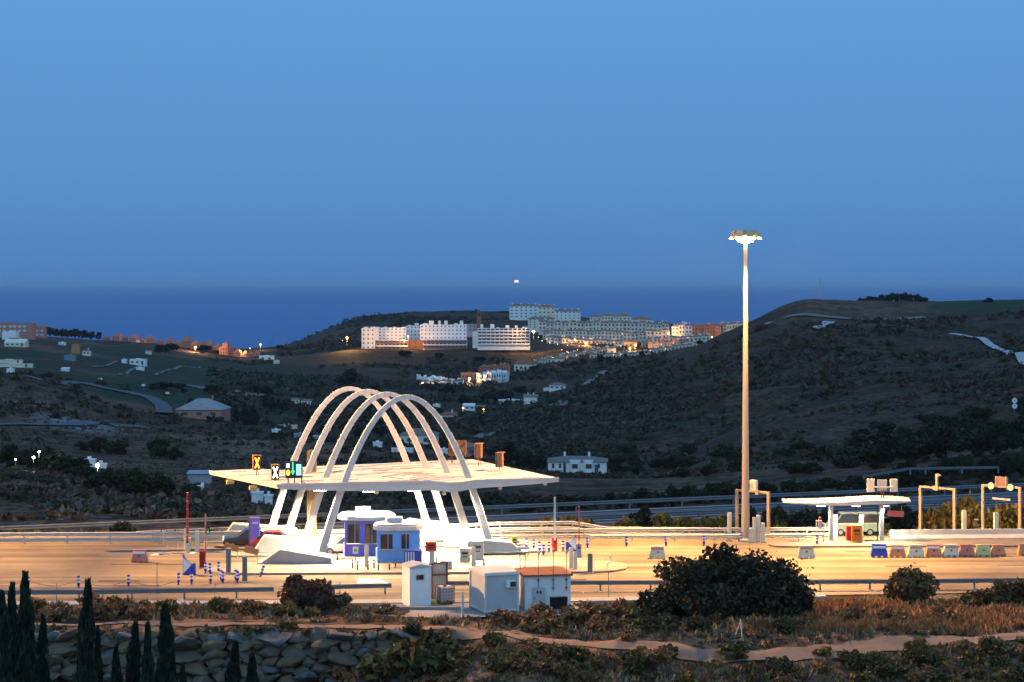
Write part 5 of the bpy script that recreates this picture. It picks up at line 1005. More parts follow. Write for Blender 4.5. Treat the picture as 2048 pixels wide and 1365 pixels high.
t = T('grey_cabin', 'grey portable cabin with white edges and an air conditioner', 'cabin', (X(988, 124.6), 124.6, -.03), CZ); w_, d_, h_ = 2.32, 2.9, 2.45
MB().box((0, 0, h_/2+.12), (w_, d_, h_)).build('wall', CABG, t); q = MB()
for x in (-1, 1):
    for y in (-1, 1): q.box((x*w_/2, y*d_/2, h_/2+.12), (.16, .16, h_+.02))
q.box((0, -d_/2, .2), (w_-.16, .12, .18)).box((0, d_/2, .2), (w_-.16, .12, .18)).box((-w_/2, 0, .2), (.12, d_-.16, .18)).box((w_/2, 0, .2), (.12, d_-.16, .18)); q.build('edge_frame', WHITE, t, bevel=.015)
MB().box((0, 0, h_+.2), (w_+.2, d_+.2, .18)).box((0, 0, h_+.31), (w_+.05, d_+.05, .05)).build('roof', WHITE, t, bevel=.02); MB().box((0, 0, .03), (w_-.1, d_-.1, .16)).build('base', DARK, t)
a = MB().box((.62, -d_/2-.14, 1.98), (.68, .36, .44)).build('air_conditioner', CABW, t, bevel=.02); g = MB(); g.box((.70, -d_/2-.325, 1.98), (.42, .02, .34)); g.build('grille', DARK, a)
t = T('white_hut', 'white hut with a tiled roof, antennas and a low dark opening', 'hut', (X(1087, 126.0), 126.0, -.02), R(10)); w_, d_, h_ = 3.15, 3.0, 2.32
b_ = MB(); b_.box((-.40, 0, h_/2), (w_-.8, d_, h_)); b_.box((w_/2-.1, 0, h_/2), (.2, d_-.004, h_-.002)); b_.box((w_/2-.5, 0, 1.6), (.62, d_-.006, 1.45)); b_.build('wall', mat('white hut render', (.66, .68, .69), .75, .1, 1.2), t)
MB().hip(w_, d_, h_-.02, .42, .14, ridge=1.0).build('tiled_roof', TILE, t); k = MB()
for i in range(15): k.box((-1.6+i*.228, -1.66, h_+.06), (.12, .1, .13))
k.build('tile_edge', TILE, t)
MB().box((w_/2-.5, .55, .43), (.62, 1.8, .86)).build('opening', BLACK, t); MB().box((.95-.3, -d_/2-.02, .90), (1.16, .05, .06)).build('lintel', KERB, t); MB().box((.65, -d_/2+.01, .45), (1.02, .05, .84)).build('opening', mat('opening shade black', (.012, .012, .014), .9), t)  # black box and wall panel paint the shade inside the low opening
a = MB().box((-.62, -d_/2-.1, 1.0), (.82, .2, 1.12)).build('meter_cabinet', CABG, t, bevel=.02); MB().box((-.74, -d_/2-.205, 1.26), (.13, .02, .17)).box((-.53, -d_/2-.205, 1.26), (.13, .02, .17)).build('gauge', DARK, a)
MB().box((-.93, -d_/2-.206, .88), (.04, .02, .2)).build('handle', DARK, a)
for x, zt in ((-.66, 3.9), (.36, 4.1), (1.26, 3.95)):
    p = MB(); p.rod((x, -d_/2-.12, 1.3), (x, -d_/2-.12, zt), .022); p.box((x, -d_/2-.06, 1.5), (.16, .14, .07)); p.box((x, -d_/2-.06, 2.05), (.16, .14, .07)); a = p.build('antenna_mast', mat('mast grey', (.10, .10, .11), .5), t)
    q = MB(); q.box((x, -d_/2-.12, zt-.05), (.14, .1, .3)); q.build('antenna', STEELP, a)
for x in (-1.55, -1.2):
    p = MB(); p.rod((x, .4, 2.3), (x, .4, 4.05), .03); p.rod((x, .4, 3.0), (x+.25, .1, 3.7), .015); a = p.build('antenna_mast', GALV, t); q = MB(); q.rod((x-.25, .4, 3.95), (x+.3, .4, 3.95), .09, n=8); q.build('horn_head', CABW, a)
tag(MB().lathe([(.085, -.3), (.085, 1.55), (.07, 1.6)], 14, (X(925, 121.6), 121.6, 0)).lathe([(.1, 1.6), (.1, 1.72), (.03, 1.75)], 10, (X(925, 121.6), 121.6, 0)).build('pipe_post', mat('grey white pipe', (.5, .5, .53), .5)), 'pale pipe post standing left of the grey cabin', 'post')
sheet('concrete_pad', [(-9.2, 122.3), (-4.6, 121.4), (4.2, 122.6), (5.2, 127.9), (-8.8, 127.9)], .03, mat('stained concrete pad', (.24, .23, .23), .9, .25, .6))
# mesh fence posts on the near slope
FP = T('fence_post', 'x', 'post', (0, 0, 0)); MB().rod((0, 0, -.3), (0, 0, 1.35), .028, .026, 8).build('tube', GALV, FP); MB().lathe([(.035, 1.34), (.03, 1.38), (.01, 1.4)], 8).build('cap', DARK, FP); KIDS[FP.name] = list(FP.children)
for px, pt, pb in ((314, 1128, 1190), (113, 1168, 1215), (430, 1168, 1203), (659, 1176, 1218), (680, 1165, 1195), (1217, 1146, 1200), (1112, 1222, 1268), (1231, 1232, 1268), (1366, 1240, 1272), (1578, 1231, 1268), (1670, 1222, 1258), (1743, 1216, 1250), (1936, 1200, 1246), (2052, 1196, 1240)):
    p = hit(px, pb, 118); s = (Zp(pt, p.y)-p.z)/1.38; put(FP, p, prng.uniform(0, 1), 'thin grey wire fence post in the dry grass', 'wire fence posts', (1, 1, max(.5, s)))
t = T('braced_post', 'leaning white post with a brace on a heap of stones', 'post', hit(1484, 1283, 112)); MB().rod((.02, 0, 0), (-.1, 0, 1.3), .035).rod((-.1, 0, 1.2), (-.45, .1, .1), .022).build('post', CABW, t)
for k, (dx, s) in enumerate(((-.45, .34), (.05, .44), (.5, .36), (.25, .3), (-.15, .3))):
    p = hit(1484+dx*30, 1288, 112); o = mk('rubble_stone', BL[k]); o.location = p+Vector((0, 0, .1)); o.scale = (s, s*.8, s*.6); tag(o, 'pale stone in the heap below the braced post', 'stone', 'stones of the small heap')
p = hit(2005, 1236, 112); o = mk('rubble_stone', BL[4]); o.location = p+Vector((0, 0, .1)); o.scale = (.45, .4, .3); tag(o, 'lone grey stone beside the track at the right edge', 'stone')
RAG = mat('white litter plastic', (.62, .60, .66), .6)
for px, py, s, lb in ((361, 1206, .26, 'white crumpled bag under the near guardrail at the left'), (329, 1212, .14, 'small white litter left of the crumpled bag'), (1165, 1190, .16, 'white litter scrap right of the white hut'), (738, 1206, .14, 'white litter scrap left of the tall cabin'), (1807, 1250, .16, 'pinkish litter scrap in the dry grass at the right')):
    me = boulder_mesh(px); me.materials.append(RAG); o = mk('litter_bag', me); p = hit(px, py, 118); o.location = p+Vector((0, 0, s*.5)); o.scale = (s, s, s*.7); tag(o, lb, 'litter')
pl = MB(); 
for k in range(3): pl.box((k*.12, k*.18, .08+.03*k), (1.6, .1, .04), rz=-.5+.1*k)
o = pl.build('plank_pile', mat('bleached timber', (.36, .32, .30), .9)); o.location = hit(1958, 1252, 112); tag(o, 'bleached planks lying beside the track at the right', 'planks')
tag(MB().box((0, 0, .2), (4.4, .5, .5)).build('retaining_step', mat('grey block', (.22, .22, .24), .9, .2)), 'low grey concrete step under the tall cabin and tank', 'step').location = (X(856, 125.0), 124.7, -.25)
# ------------------------------------------------------------------ far buildings
HWH = mat('far white render', (.80, .80, .79), .8, .06, .3); HCR = mat('far cream render', (.76, .70, .57), .8, .08, .3); HPK = mat('pink render', (.42, .20, .16), .8, .08, .3)
HCO = mat('coral render', (.60, .23, .13), .8, .1, .3); HBE = mat('beige render', (.74, .66, .54), .8, .08, .3); WIN = mat('dark window', (.07, .08, .095), .4, .1, spec=.4)
WINL = mat('white window', (.6, .6, .62), .5); TC = mat('terracotta band', (.26, .11, .07), .8, .15, .3); RTL = mat('far brown tile', (.26, .17, .14), .85, .2, .6); RTO = mat('far orange tile', (.33, .16, .09), .85, .2, .6)
def place(px, py, yaw=0., d=None):
    p = hit(px, py, 165) if d is None else Vector((X(px, d), d, 0))
    if d is not None: p.z = Zp(py, d)
    return p, p.y/F
def windows(t, xs, zs, w_, h_, y, m=WIN, frame=None):
    first = None
    for x in xs:
        for z in zs:
            if first is None: first = MB().box((0, 0, 0), (w_, .12, h_)).build('window', m, t); o = first
            else: o = first.copy(); COL.objects.link(o); o.parent = t
            o.location = (x, y, z)
def house(px0, px1, pybase, pyeave, label, wall=HWH, roof='hip', rm=RTL, yaw=0., dep=.7, rh=None, nw=3, chim=1, group=None, cat='house', name='country_house', d=None, wm=WIN, base_drop=2.5):
    p, k = place((px0+px1)/2, pybase, d=d); w_ = (px1-px0)*k; h = (pybase-pyeave)*k; dp = w_*dep; t = T(name, label, cat, p, yaw, group)
    MB().box((0, dp/2, h/2-base_drop/2), (w_, dp, h+base_drop)).build('wall', wall, t)
    if roof == 'hip':
        o = MB().hip(w_, dp, h, rh or min(w_, dp)*.24, .35, th=.15).build('roof', rm, t); o.location = (0, dp/2, 0)
    elif roof == 'gable':
        b_ = MB(); rr = rh or dp*.25; b_.add([(-w_/2-.3, -.3, h), (w_/2+.3, -.3, h), (w_/2+.3, dp+.3, h), (-w_/2-.3, dp+.3, h), (-w_/2-.3, dp/2, h+rr), (w_/2+.3, dp/2, h+rr)], [(3, 2, 1, 0), (0, 1, 5, 4), (2, 3, 4, 5), (1, 2, 5), (3, 0, 4)]); o = b_.build('roof', rm, t)
    elif roof == 'shed':
        b_ = MB(); b_.add([(-w_/2-.2, -.3, h), (w_/2+.2, -.3, h), (w_/2+.2, dp+.2, h), (-w_/2-.2, dp+.2, h), (-w_/2-.2, dp+.2, h+dp*.22), (w_/2+.2, dp+.2, h+dp*.22)], [(3, 2, 1, 0), (0, 1, 5, 4), (2, 3, 4, 5), (1, 2, 5), (3, 0, 4)]); o = b_.build('roof', rm, t)
    else: o = MB().box((0, dp/2, h+.12), (w_+.2, dp+.2, .24)).box((0, dp*.6, h+.3), (w_*.3, dp*.3, .6)).build('roof', wall, t)
    for c in range(chim):
        q = MB().box((w_*(.2-.42*c), dp*.5, h+(rh or min(w_, dp)*.22)+.2), (.55, .55, 1.5)).build('chimney', wall, t)
    if nw: windows(t, [(-.5+(i+.6)/(nw+.2))*w_ for i in range(nw)], [min(h*.58, h-.9)] if h < 5 else [h*.3, h*.7], min(w_*.45/nw, 1.6), min(h*.35, 1.3), -.03, wm)
    if w_ > 8 and h < 5: MB().box((w_*.33, -.02, 1.0), (.9, .1, 2.0)).build('door', WIN, t)
    return t
# country houses, each told apart
house(1096, 1213, 946, 925, 'white bungalow with grey hipped roof and two chimneys on the valley floor', roof=None or 'hip', rm=TILEG, yaw=R(-3), dep=.62, nw=0, chim=2, rh=1.15)
bt = [o for o in COL.objects if o.name == 'country_house'][0]
k = bt.location.y/F; w_ = 115*k; h = 26*k
MB().slab([(-w_*.14, -.02), (-w_*.10, -1.0), (w_*.02, -1.0), (w_*.06, -.02)], -2, h-.02).build('bay', HWH, bt); MB().slab([(w_*.10, -.02), (w_*.14, -.9), (w_*.26, -.9), (w_*.28, -.02)], -2, h-.02).build('bay', HWH, bt)
for x, y, ww in ((-w_*.04, -1.04, w_*.10), (w_*.20, -.94, w_*.10), (w_*.38, -.05, w_*.03), (-w_*.30, -.05, w_*.04), (-w_*.42, -.05, w_*.04)): MB().box((x, y, h*.52), (ww, .1, h*.34)).build('window', mat('brown shutter', (.09, .05, .045), .7), bt)
MB().box((-w_*.22, -.05, h*.38), (w_*.045, .1, h*.76)).build('door', mat('brown shutter', (.09, .05, .045)), bt)
house(352, 444, 839, 821, 'large pink house with a broad grey roof at the left', HPK, 'hip', mat('blue grey tile', (.30, .29, .30), .8, .2, .6), R(-6), .75, rh=3.4, nw=3)
house(800, 872, 893, 871, 'beige house with a hipped roof seen between the arches', HCR, 'hip', RTL, R(-4), .7, nw=2)
house(905, 960, 914, 896, 'pinkish house behind the dark message board', mat('dull pink render', (.34, .22, .20), .8), 'hip', RTL, R(3), .7, nw=2, chim=0)
house(783, 826, 908, 899, 'long white wall like shed between the arch legs', HWH, 'flat', nw=0, chim=0, dep=.3)
house(881, 895, 909, 901, 'small white shed left of the pinkish house', HWH, 'flat', nw=1, chim=0)
house(746, 764, 895, 887, 'white lorry sized shed between the arches', HWH, 'flat', nw=0, chim=0, dep=.5)
house(881, 912, 838, 831, 'white farmhouse with a long red roof right of the arches', HWH, 'gable', TILE, R(-5), .8, nw=2)
house(866, 880, 814, 810, 'low white roof peeping over the valley trees', HWH, 'flat', nw=0, chim=0)
house(928, 950, 822, 812, 'white house with a warm lit gable in the valley', HWH, 'gable', HWH, R(10), .8, nw=2, chim=0)
house(953, 970, 820, 814, 'small lit house right of the warm lit gable', HCR, 'gable', RTL, R(-10), nw=1, chim=0)
house(997, 1044, 808, 801, 'long low white outbuilding left of the white hillside house', HWH, 'flat', nw=4, chim=0, dep=.3)
house(1047, 1074, 808, 795, 'white hillside house with a shallow brown roof', HWH, 'gable', RTL, R(-8), .8, nw=0, chim=2)
house(1098, 1130, 781, 771, 'white farmhouse with a grey roof under the hill town', HWH, 'hip', TILEG, R(-6), .7, nw=3, chim=0)
house(1087, 1100, 783, 778, 'tiny white annex beside the farmhouse under the hill town', HWH, 'flat', nw=0, chim=0)
house(582, 598, 808, 799, 'dull roofed house left of the white porch house', HCR, 'hip', TILEG, nw=2, chim=0); house(602, 622, 812, 802, 'house with a bright white porch left of the arches', HWH, 'hip', RTO, nw=3, chim=0)
house(544, 561, 869, 861, 'white shed on the slope left of the arches', HWH, 'flat', nw=1, chim=0, yaw=R(10))
house(588, 614, 878, 869, 'grey shed row left of the farthest arch', mat('grey shed', (.30, .32, .36), .8), 'flat', nw=2, chim=0, dep=.4); house(628, 645, 884, 874, 'blue grey shed behind the farthest arch', mat('grey shed', (.30, .32, .36)), 'gable', mat('grey shed', (.30, .32, .36)), nw=1, chim=0)
house(554, 594, 857, 852, 'low pale wall with a pink end on the left slope', HBE, 'flat', nw=0, chim=0, dep=.15)
house(165, 189, 934, 922, 'white lit shed box in the dark copse', HWH, 'flat', nw=0, chim=0, dep=.6); house(189, 213, 937, 930, 'low lit white wall beside the shed box', HWH, 'flat', nw=0, chim=0, dep=.2)
house(376, 420, 968, 948, 'pale tarpaulin roofed sheds above the motorway at the left', mat('grey tarpaulin', (.34, .36, .40), .8), 'shed', mat('grey tarpaulin', (.34, .36, .40)), nw=0, chim=0, dep=.5)
house(393, 415, 985, 976, 'small white box behind the left end of the canopy', HWH, 'flat', nw=0, chim=0, dep=.5); house(503, 525, 1003, 988, 'white lit box under the canopy left end', HWH, 'flat', nw=0, chim=0, dep=.5, d=215); house(529, 544, 1008, 994, 'second white box right of the lit box', HWH, 'flat', nw=0, chim=0, dep=.6, d=213)
house(1744, 1792, 893, 884, 'low ruined stone shed on the right hillside', mat('dull stone', (.15, .13, .12), .9, .3), 'shed', mat('dull stone', (.15, .13, .12)), nw=1, chim=0, dep=.4)
# left ridge
house(-60, 66, 676, 647, 'long pink school building with rows of white windows', HPK, 'flat', nw=0, chim=0, dep=.2, name='school_building', cat='building'); sb = [o for o in COL.objects if o.name == 'school_building'][0]
q, k = place(3, 676); windows(sb, [x*k for x in (-40, -28, -16, -4, 6, 18, 26, 36, 46)], [22.5*k, 14*k], 6.5*k, 3.6*k, -.05, WINL)
house(68, 90, 676, 656, 'pink house with an orange roof right of the school building', HPK, 'gable', RTO, nw=2, chim=0, wm=WINL); house(4, 33, 680, 665, 'bright white hall in front of the school building', HWH, 'flat', nw=0, chim=0)
house(9, 50, 694, 686, 'cream villa with a gabled middle below the white hall', HCR, 'gable', HCR, nw=4, chim=1); house(17, 33, 688, 679, 'gabled upper storey of the cream villa group', HCR, 'gable', RTO, nw=1, chim=0)
house(117, 130, 691, 686, 'small white house above the coral house', HWH, 'flat', nw=2, chim=0); house(143, 158, 708, 690, 'coral two storey house on the left fields', mat('orange coral render', (.44, .20, .09), .8), 'flat', nw=0, chim=0); house(165, 180, 712, 702, 'red roofed cottage right of the coral house', HCR, 'hip', TILE, nw=2, chim=1)
house(128, 149, 722, 712, 'turquoise shed below the coral house', mat('turquoise shed', (.12, .25, .30), .7), 'flat', nw=0, chim=0); house(13, 27, 747, 739, 'white square hut at the left field edge', HWH, 'flat', nw=0, chim=0); house(122, 137, 743, 738, 'small white field shed in the green field', HWH, 'shed', HWH, nw=0, chim=0)
house(243, 253, 727, 720, 'small white cube of the white farm', HWH, 'flat', nw=0, chim=0); house(259, 290, 731, 720, 'white flat roofed farm in the green fields', HWH, 'flat', nw=3, chim=0); house(272, 288, 741, 736, 'low white walled yard below the white farm', HWH, 'flat', nw=0, chim=0, dep=.3)
house(518, 546, 723, 713, 'white flat roofed house on the ridge before the sea', HWH, 'flat', nw=2, chim=0); house(290, 302, 709, 703, 'pale cottage in the upper fields', HBE, 'shed', nw=0, chim=0); house(272, 279, 685, 682, 'tiny white box under the salmon townhouses', HWH, 'flat', nw=0, chim=0); house(547, 558, 728, 722, 'tan shed beside the white ridge house', HBE, 'flat', nw=0, chim=0)
for px0, px1, pb, pt, lb in ((-10, 45, 727, 721, 'pale terrace wall at the left edge, upper one'), (-10, 65, 735, 729, 'pale terrace wall at the left edge, lower one')): house(px0, px1, pb, pt, lb, HBE, 'flat', nw=0, chim=0, dep=.08, name='terrace_wall', cat='wall')
# white roadside sheds with dots: field signs along the curve road
for px, py in ((201, 768), (287, 780), (335, 796)):
    p = hit(px, py, 165); t = T('road_sign', 'small white road sign beside the curving side road', 'sign', p, 0, 'signs along the curving road'); MB().rod((0, 0, 0), (0, 0, 2.), .06).build('post', GALV, t); MB().box((0, -.08, 1.9), (1.5, .06, .8)).build('plate', REFW, t)
p = hit(2029, 826, 165); t = T('round_signs', 'two round white signs on one post on the right slope', 'sign', p); k = p.y/F; MB().rod((0, 0, 0), (0, 0, 28*k), .08).build('post', GALV, t)
for z in (24*k, 13*k):
    o = MB().lathe([(.05, 0), (5.2*k, 0), (5.2*k, .05), (.05, .05)], 20).build('disc', REFW, t); o.location = (0, -.1, z); o.rotation_euler = (R(90), 0, 0); q = MB().box((0, 0, 0), (.22*k*10/2, .02, .9*k*4)).build('mark', DARK, t); q.location = (0, -.17, z)

# salmon townhouses on the left ridge
def stepped(px, py, wd, hh, label, group, m, seed, d=None, name='townhouse'):
    p, k = place(px, py, d=d); rr = random.Random(seed); t = T(name, label, 'house', p, rr.uniform(-.25, .25), group); w_ = wd*k; h = hh*k; dp = w_*.8
    b_ = MB().box((0, dp/2, h*.32-1.5), (w_, dp, h*.64+3)).box((w_*rr.uniform(-.25, .25), dp*.55, h*.45-1.5), (w_*.6, dp*.7, h*.9+3)).box((w_*rr.uniform(-.3, .3), dp*.6, h*.5), (w_*.28, dp*.35, h)); b_.build('wall', m, t)
    windows(t, [-w_*.3, w_*.02, w_*.3], [h*.2, h*.45], w_*.14, h*.16, -.05)
    return t
SG = ('stepped salmon townhouse in the row along the left ridge', 'salmon townhouses on the left ridge')
for i, (px, py, wd, hh) in enumerate(((213, 680, 14, 9), (232, 681, 16, 14), (248, 682, 16, 9), (265, 684, 15, 15), (282, 684, 16, 9), (299, 686, 15, 15), (318, 686, 16, 9), (339, 688, 14, 16), (357, 690, 14, 12), (374, 694, 18, 22), (390, 700, 18, 18), (404, 700, 16, 18), (417, 704, 16, 22), (432, 706, 16, 18), (447, 711, 18, 26), (460, 712, 14, 20), (474, 714, 14, 16), (488, 714, 12, 12), (500, 714, 14, 10), (513, 713, 14, 10))): stepped(px, py, wd, hh, *SG, HCO, i)
# white apartment blocks
def flats(px0, px1, pyb, pyt, label, floors, bays, wall=HWH, yaw=0., dep=.32, band=None, setback=0, d=None, name='apartment_block', balc=True, stairs=True):
    p, k = place((px0+px1)/2, pyb, d=d); w_ = (px1-px0)*k; h = (pyb-pyt)*k; fh = h/floors; dp = max(w_*dep, 7); t = T(name, label, 'apartment block', p, yaw)
    b_ = MB()
    for f in range(floors):
        back = max(0, f-(floors-setback)+1)*fh*.7 if setback else 0
        b_.box((0, dp/2+back/2, f*fh+fh/2-(2 if f == 0 else 0)), (w_-(.0 if f % 2 else .04), dp-back, fh+(4 if f == 0 else 0)-.01))
    b_.build('wall', wall, t); bw = w_/bays
    o1 = o2 = None
    for f in range(floors):
        back = max(0, f-(floors-setback)+1)*fh*.7 if setback else 0
        if balc:
            q = MB().box((0, -.75+back, f*fh+.18), (w_*.98, 1.5, .2)).box((0, -1.45+back, f*fh+.62), (w_*.98, .12, .8)); 
            for c in range(bays+1): q.box((-w_*.49+c*w_*.98/bays, -.72+back, f*fh+fh/2-.02), (.3, 1.42, fh-.05))
            q.build('balcony', wall if not (band and f < 3) else (band if f % 2 == 0 else wall), t)
        if f*bays+bays > 98: continue
        for c in range(bays):
            if o1 is None: o1 = MB().box((0, 0, 0), (bw*(.72 if balc else .34), .1, fh*(.5 if balc else .36))).build('window', WIN, t); o = o1
            else: o = o1.copy(); COL.objects.link(o); o.parent = t
            o.location = (-w_/2+(c+.5)*bw, -.04+back, f*fh+fh*.55)
    if stairs:
        r_ = random.Random(px0); q = MB()
        for c in range(max(2, bays//2)): hh_ = r_.choice((.8, 1.2, 2.2, 3.2)); q.box((-w_/2+(c+r_.uniform(.3, .7))*w_/max(2, bays//2), dp*r_.uniform(.3, .6), h+hh_/2-.2), (bw*r_.uniform(.5, 1.3), dp*.35, hh_))
        q.build('roof_tower', wall, t)
    return t
flats(752, 816, 700, 681, 'lower terracotta banded terrace of the left white block', 3, 8, HWH, band=TC, setback=0, stairs=False, d=1400)
flats(748, 812, 681, 656, 'upper white storeys of the left apartment block', 4, 8, HWH, setback=1, balc=False, d=1412, dep=.3)
flats(722, 751, 700, 657, 'white end block with dark openings and stilts at the far left', 5, 3, HWH, yaw=R(-18), balc=False, d=1402, dep=.7)
flats(846, 934, 697, 680, 'lower terracotta banded terrace of the right white block', 3, 11, HWH, band=TC, setback=0, stairs=False, d=1400)
flats(840, 933, 680, 650, 'upper white storeys of the right apartment block', 4, 12, HWH, setback=1, balc=False, d=1412, dep=.25)
flats(812, 842, 682, 652, 'white block set back between the two long blocks', 4, 4, HWH, setback=1, balc=False, d=1440)
house(816, 846, 699, 682, 'terracotta arched base joining the two long white blocks', TC, 'flat', nw=1, chim=0, d=1405, name='arcade', cat='building', dep=.4)
flats(955, 1060, 690, 657, 'white balcony block facing the valley on the right', 5, 12, HWH, d=1380, dep=.2); house(945, 957, 690, 664, 'blank white end wing of the balcony block', HWH, 'flat', nw=0, chim=0, d=1385, dep=1.)
flats(912, 953, 664, 649, 'pinkish lit hotel wall behind the white blocks', 2, 5, mat('pink lit white render', (.58, .46, .48), .8), balc=False, d=1460, stairs=False, dep=.3)  # pink light on this white wall is put into its render colour
p, k = place(958, 664, d=1455); t = T('bell_tower', 'slim terracotta tower with open belfry behind the balcony block', 'tower', p); q = MB(); q.box((0, 0, 6), (3.6, 3.6, 12)); q.build('shaft', TC, t)
q = MB(); 
for x in (-1.5, 1.5):
    for y in (-1.5, 1.5): q.box((x, y, 13.6), (.6, .6, 3.2))
q.box((0, 0, 15.4), (4, 4, .6)).box((0, 0, 16.2), (2.6, 2.6, 1.2)); q.build('belfry', TC, t)
# hill top blocks
def villa_block(px0, px1, pyb, pyt, label, m=HWH, rm=RTL, bays=5, floors=3, d=1500, yaw=0.):
    t = flats(px0, px1, pyb, pyt+4, label, floors, bays, m, yaw, .35, d=d, balc=False, stairs=False); k = d/F; w_ = (px1-px0)*k; h = (pyb-pyt-4)*k; dp = max(w_*.35, 7)
    o = MB().hip(w_, dp, h, 4*k, .6, th=.25).build('roof', rm, t); o.location = (0, dp/2, 0); q = MB()
    for x in (-.4, -.1, .18, .42): q.box((x*w_, dp*.5, h+4*k*.9), (1.1, 1.1, 1.8))
    q.build('chimney', m, t); return t
villa_block(1019, 1076, 637, 608, 'white block with a brown roof on the hill top, left one', bays=6, floors=4, d=1660)
villa_block(1110, 1161, 645, 619, 'white block with a brown roof on the hill top, right one', bays=6, floors=4, d=1600)
villa_block(1076, 1110, 645, 610, 'cream domed block between the two hill top blocks', HCR, RTO, 4, 4, d=1640)
villa_block(1056, 1110, 657, 634, 'stepped cream block below the two hill top blocks', HCR, RTL, 6, 4, d=1560)
for i, (a, b_, c, e, lb) in enumerate(((1180, 1202, 643, 634, 'orange roofed house on the skyline, leftmost'), (1203, 1228, 643, 632, 'orange roofed house on the skyline, larger second'), (1229, 1262, 644, 633, 'cream villa with flat eaves on the skyline'), (1264, 1304, 650, 640, 'low orange roofed villas on the skyline before the dark trees'))): house(a, b_, c, e, lb, HCR, 'hip', RTO, nw=4, chim=1, d=1620, name='skyline_villa')
# gabled terraces of the beige hill town
def row(px0, px1, py0, py1, hh, n_, label, group, m, rm, d0, d1, gable=.45, seed=0, name='terraced_house'):
    r_ = random.Random(seed)
    for i in range(n_):
        u = (i+.5)/n_; px = px0+(px1-px0)*u; py = py0+(py1-py0)*u+r_.uniform(-.8, .8); d = d0+(d1-d0)*u+r_.uniform(-4, 4); p, k = place(px, py, d=d); w_ = (px1-px0)/n_*k*.97; h = hh*k*r_.uniform(.9, 1.08); dp = 9.
        t = T(name, label, 'house', p, r_.uniform(-.12, .12)-.12, group); MB().box((0, dp/2, h*.5-2), (w_, dp, h+4)).build('wall', m, t); b_ = MB(); rr = h*.28
        if r_.random() < gable: b_.add([(-w_/2, -.3, h), (w_/2, -.3, h), (w_/2, dp, h), (-w_/2, dp, h), (0, -.3, h+rr), (0, dp, h+rr)], [(3, 2, 1, 0), (0, 1, 4), (1, 2, 5, 4), (2, 3, 5), (3, 0, 4, 5)])
        else: b_.add([(-w_/2, -.4, h), (w_/2, -.4, h), (w_/2, dp, h), (-w_/2, dp, h), (-w_/2, dp*.6, h+rr), (w_/2, dp*.6, h+rr)], [(3, 2, 1, 0), (0, 1, 5, 4), (2, 3, 4, 5), (1, 2, 5), (3, 0, 4)])
        b_.build('roof', rm, t); MB().box((w_*r_.choice((-.38, .38)), dp*.5, h+rr*.9), (1.1, 1.1, rr*1.3)).box((w_*r_.choice((-.12, .12)), dp*.55, h+rr*.9), (.8, .8, rr*1.1)).build('chimney', m, t)
        fl = max(1, round(h/3.1)); windows(t, [-w_*.24, w_*.24], [h*(f+.5)/fl for f in range(fl)], w_*.24, h/fl*.5, -.05)
        MB().box((0, -.55, h/fl*.08), (w_*.9, 1.1, h/fl*.28)).build('balcony', m, t)
row(1077, 1338, 661, 664, 16, 17, 'gabled beige terraced house in the top long row of the hill town', 'top terrace row of the hill town', HBE, RTL, 1520, 1500, .35, 1)
row(1085, 1246, 676, 678, 14, 11, 'beige terraced house in the second row of the hill town', 'second terrace row of the hill town', HBE, RTL, 1480, 1470, .2, 2)
row(1093, 1244, 690, 700, 15, 10, 'cream gallery fronted house in the third row of the hill town', 'third terrace row of the hill town', HCR, RTL, 1445, 1420, .1, 3)
row(1246, 1340, 683, 676, 15, 6, 'beige house right of the third row above the lit square', 'houses above the lit square', HBE, RTL, 1470, 1440, .5, 4)
row(1284, 1372, 704, 696, 15, 7, 'pinkish beige house in the lower right row by the lit square', 'lower right row of the hill town', mat('pinkish beige render', (.42, .33, .29), .8, .08, .3), RTL, 1400, 1330, .4, 5)
row(1290, 1420, 692, 683, 12, 8, 'pale house in the middle right row of the hill town', 'middle right row of the hill town', HBE, RTL, 1430, 1340, .4, 12)
row(1110, 1216, 729, 712, 14, 9, 'cream townhouse in the lowest slope row of the hill town', 'lowest slope row of the hill town', HBE, RTL, 1330, 1370, .5, 6)
row(1140, 1244, 714, 706, 11, 8, 'small beige house between the third row and the lowest row', 'infill houses of the hill town', HBE, RTO, 1390, 1400, .5, 7)
row(1180, 1300, 722, 716, 11, 8, 'small beige house in the row under the lit square', 'houses under the lit square', HBE, RTL, 1322, 1318, .4, 14)
row(1300, 1400, 711, 697, 11, 7, 'pale house in the row along the hill foot of the town', 'hill foot row of the town', HBE, RTO, 1318, 1300, .4, 15)
row(1066, 1102, 741, 733, 15, 3, 'cream house joined to the terracotta corner block', 'houses by the terracotta corner block', HCR, RTL, 1300, 1310, .3, 8)
row(1344, 1384, 670, 668, 17, 3, 'white gabled house between dark trees and the coral row', 'white gabled houses by the coral row', HWH, RTL, 1440, 1420, .9, 9)
row(1384, 1442, 672, 668, 17, 5, 'coral terraced house below the right hill shoulder', 'coral row below the right hill', HCO, RTO, 1420, 1390, .3, 10)
row(1442, 1486, 663, 658, 12, 4, 'cream house at the far right end of the hill town', 'right end houses of the hill town', HBE, RTL, 1400, 1380, .3, 11)
row(1372, 1420, 684, 678, 9, 4, 'low beige house under the coral row', 'low houses under the coral row', HBE, RTL, 1380, 1360, .3, 13)
house(1027, 1066, 750, 729, 'big terracotta corner block with a hipped roof', HCR, 'hip', TILE, R(-20), .7, nw=4, chim=0, d=1270, name='corner_block', cat='building', rh=6)
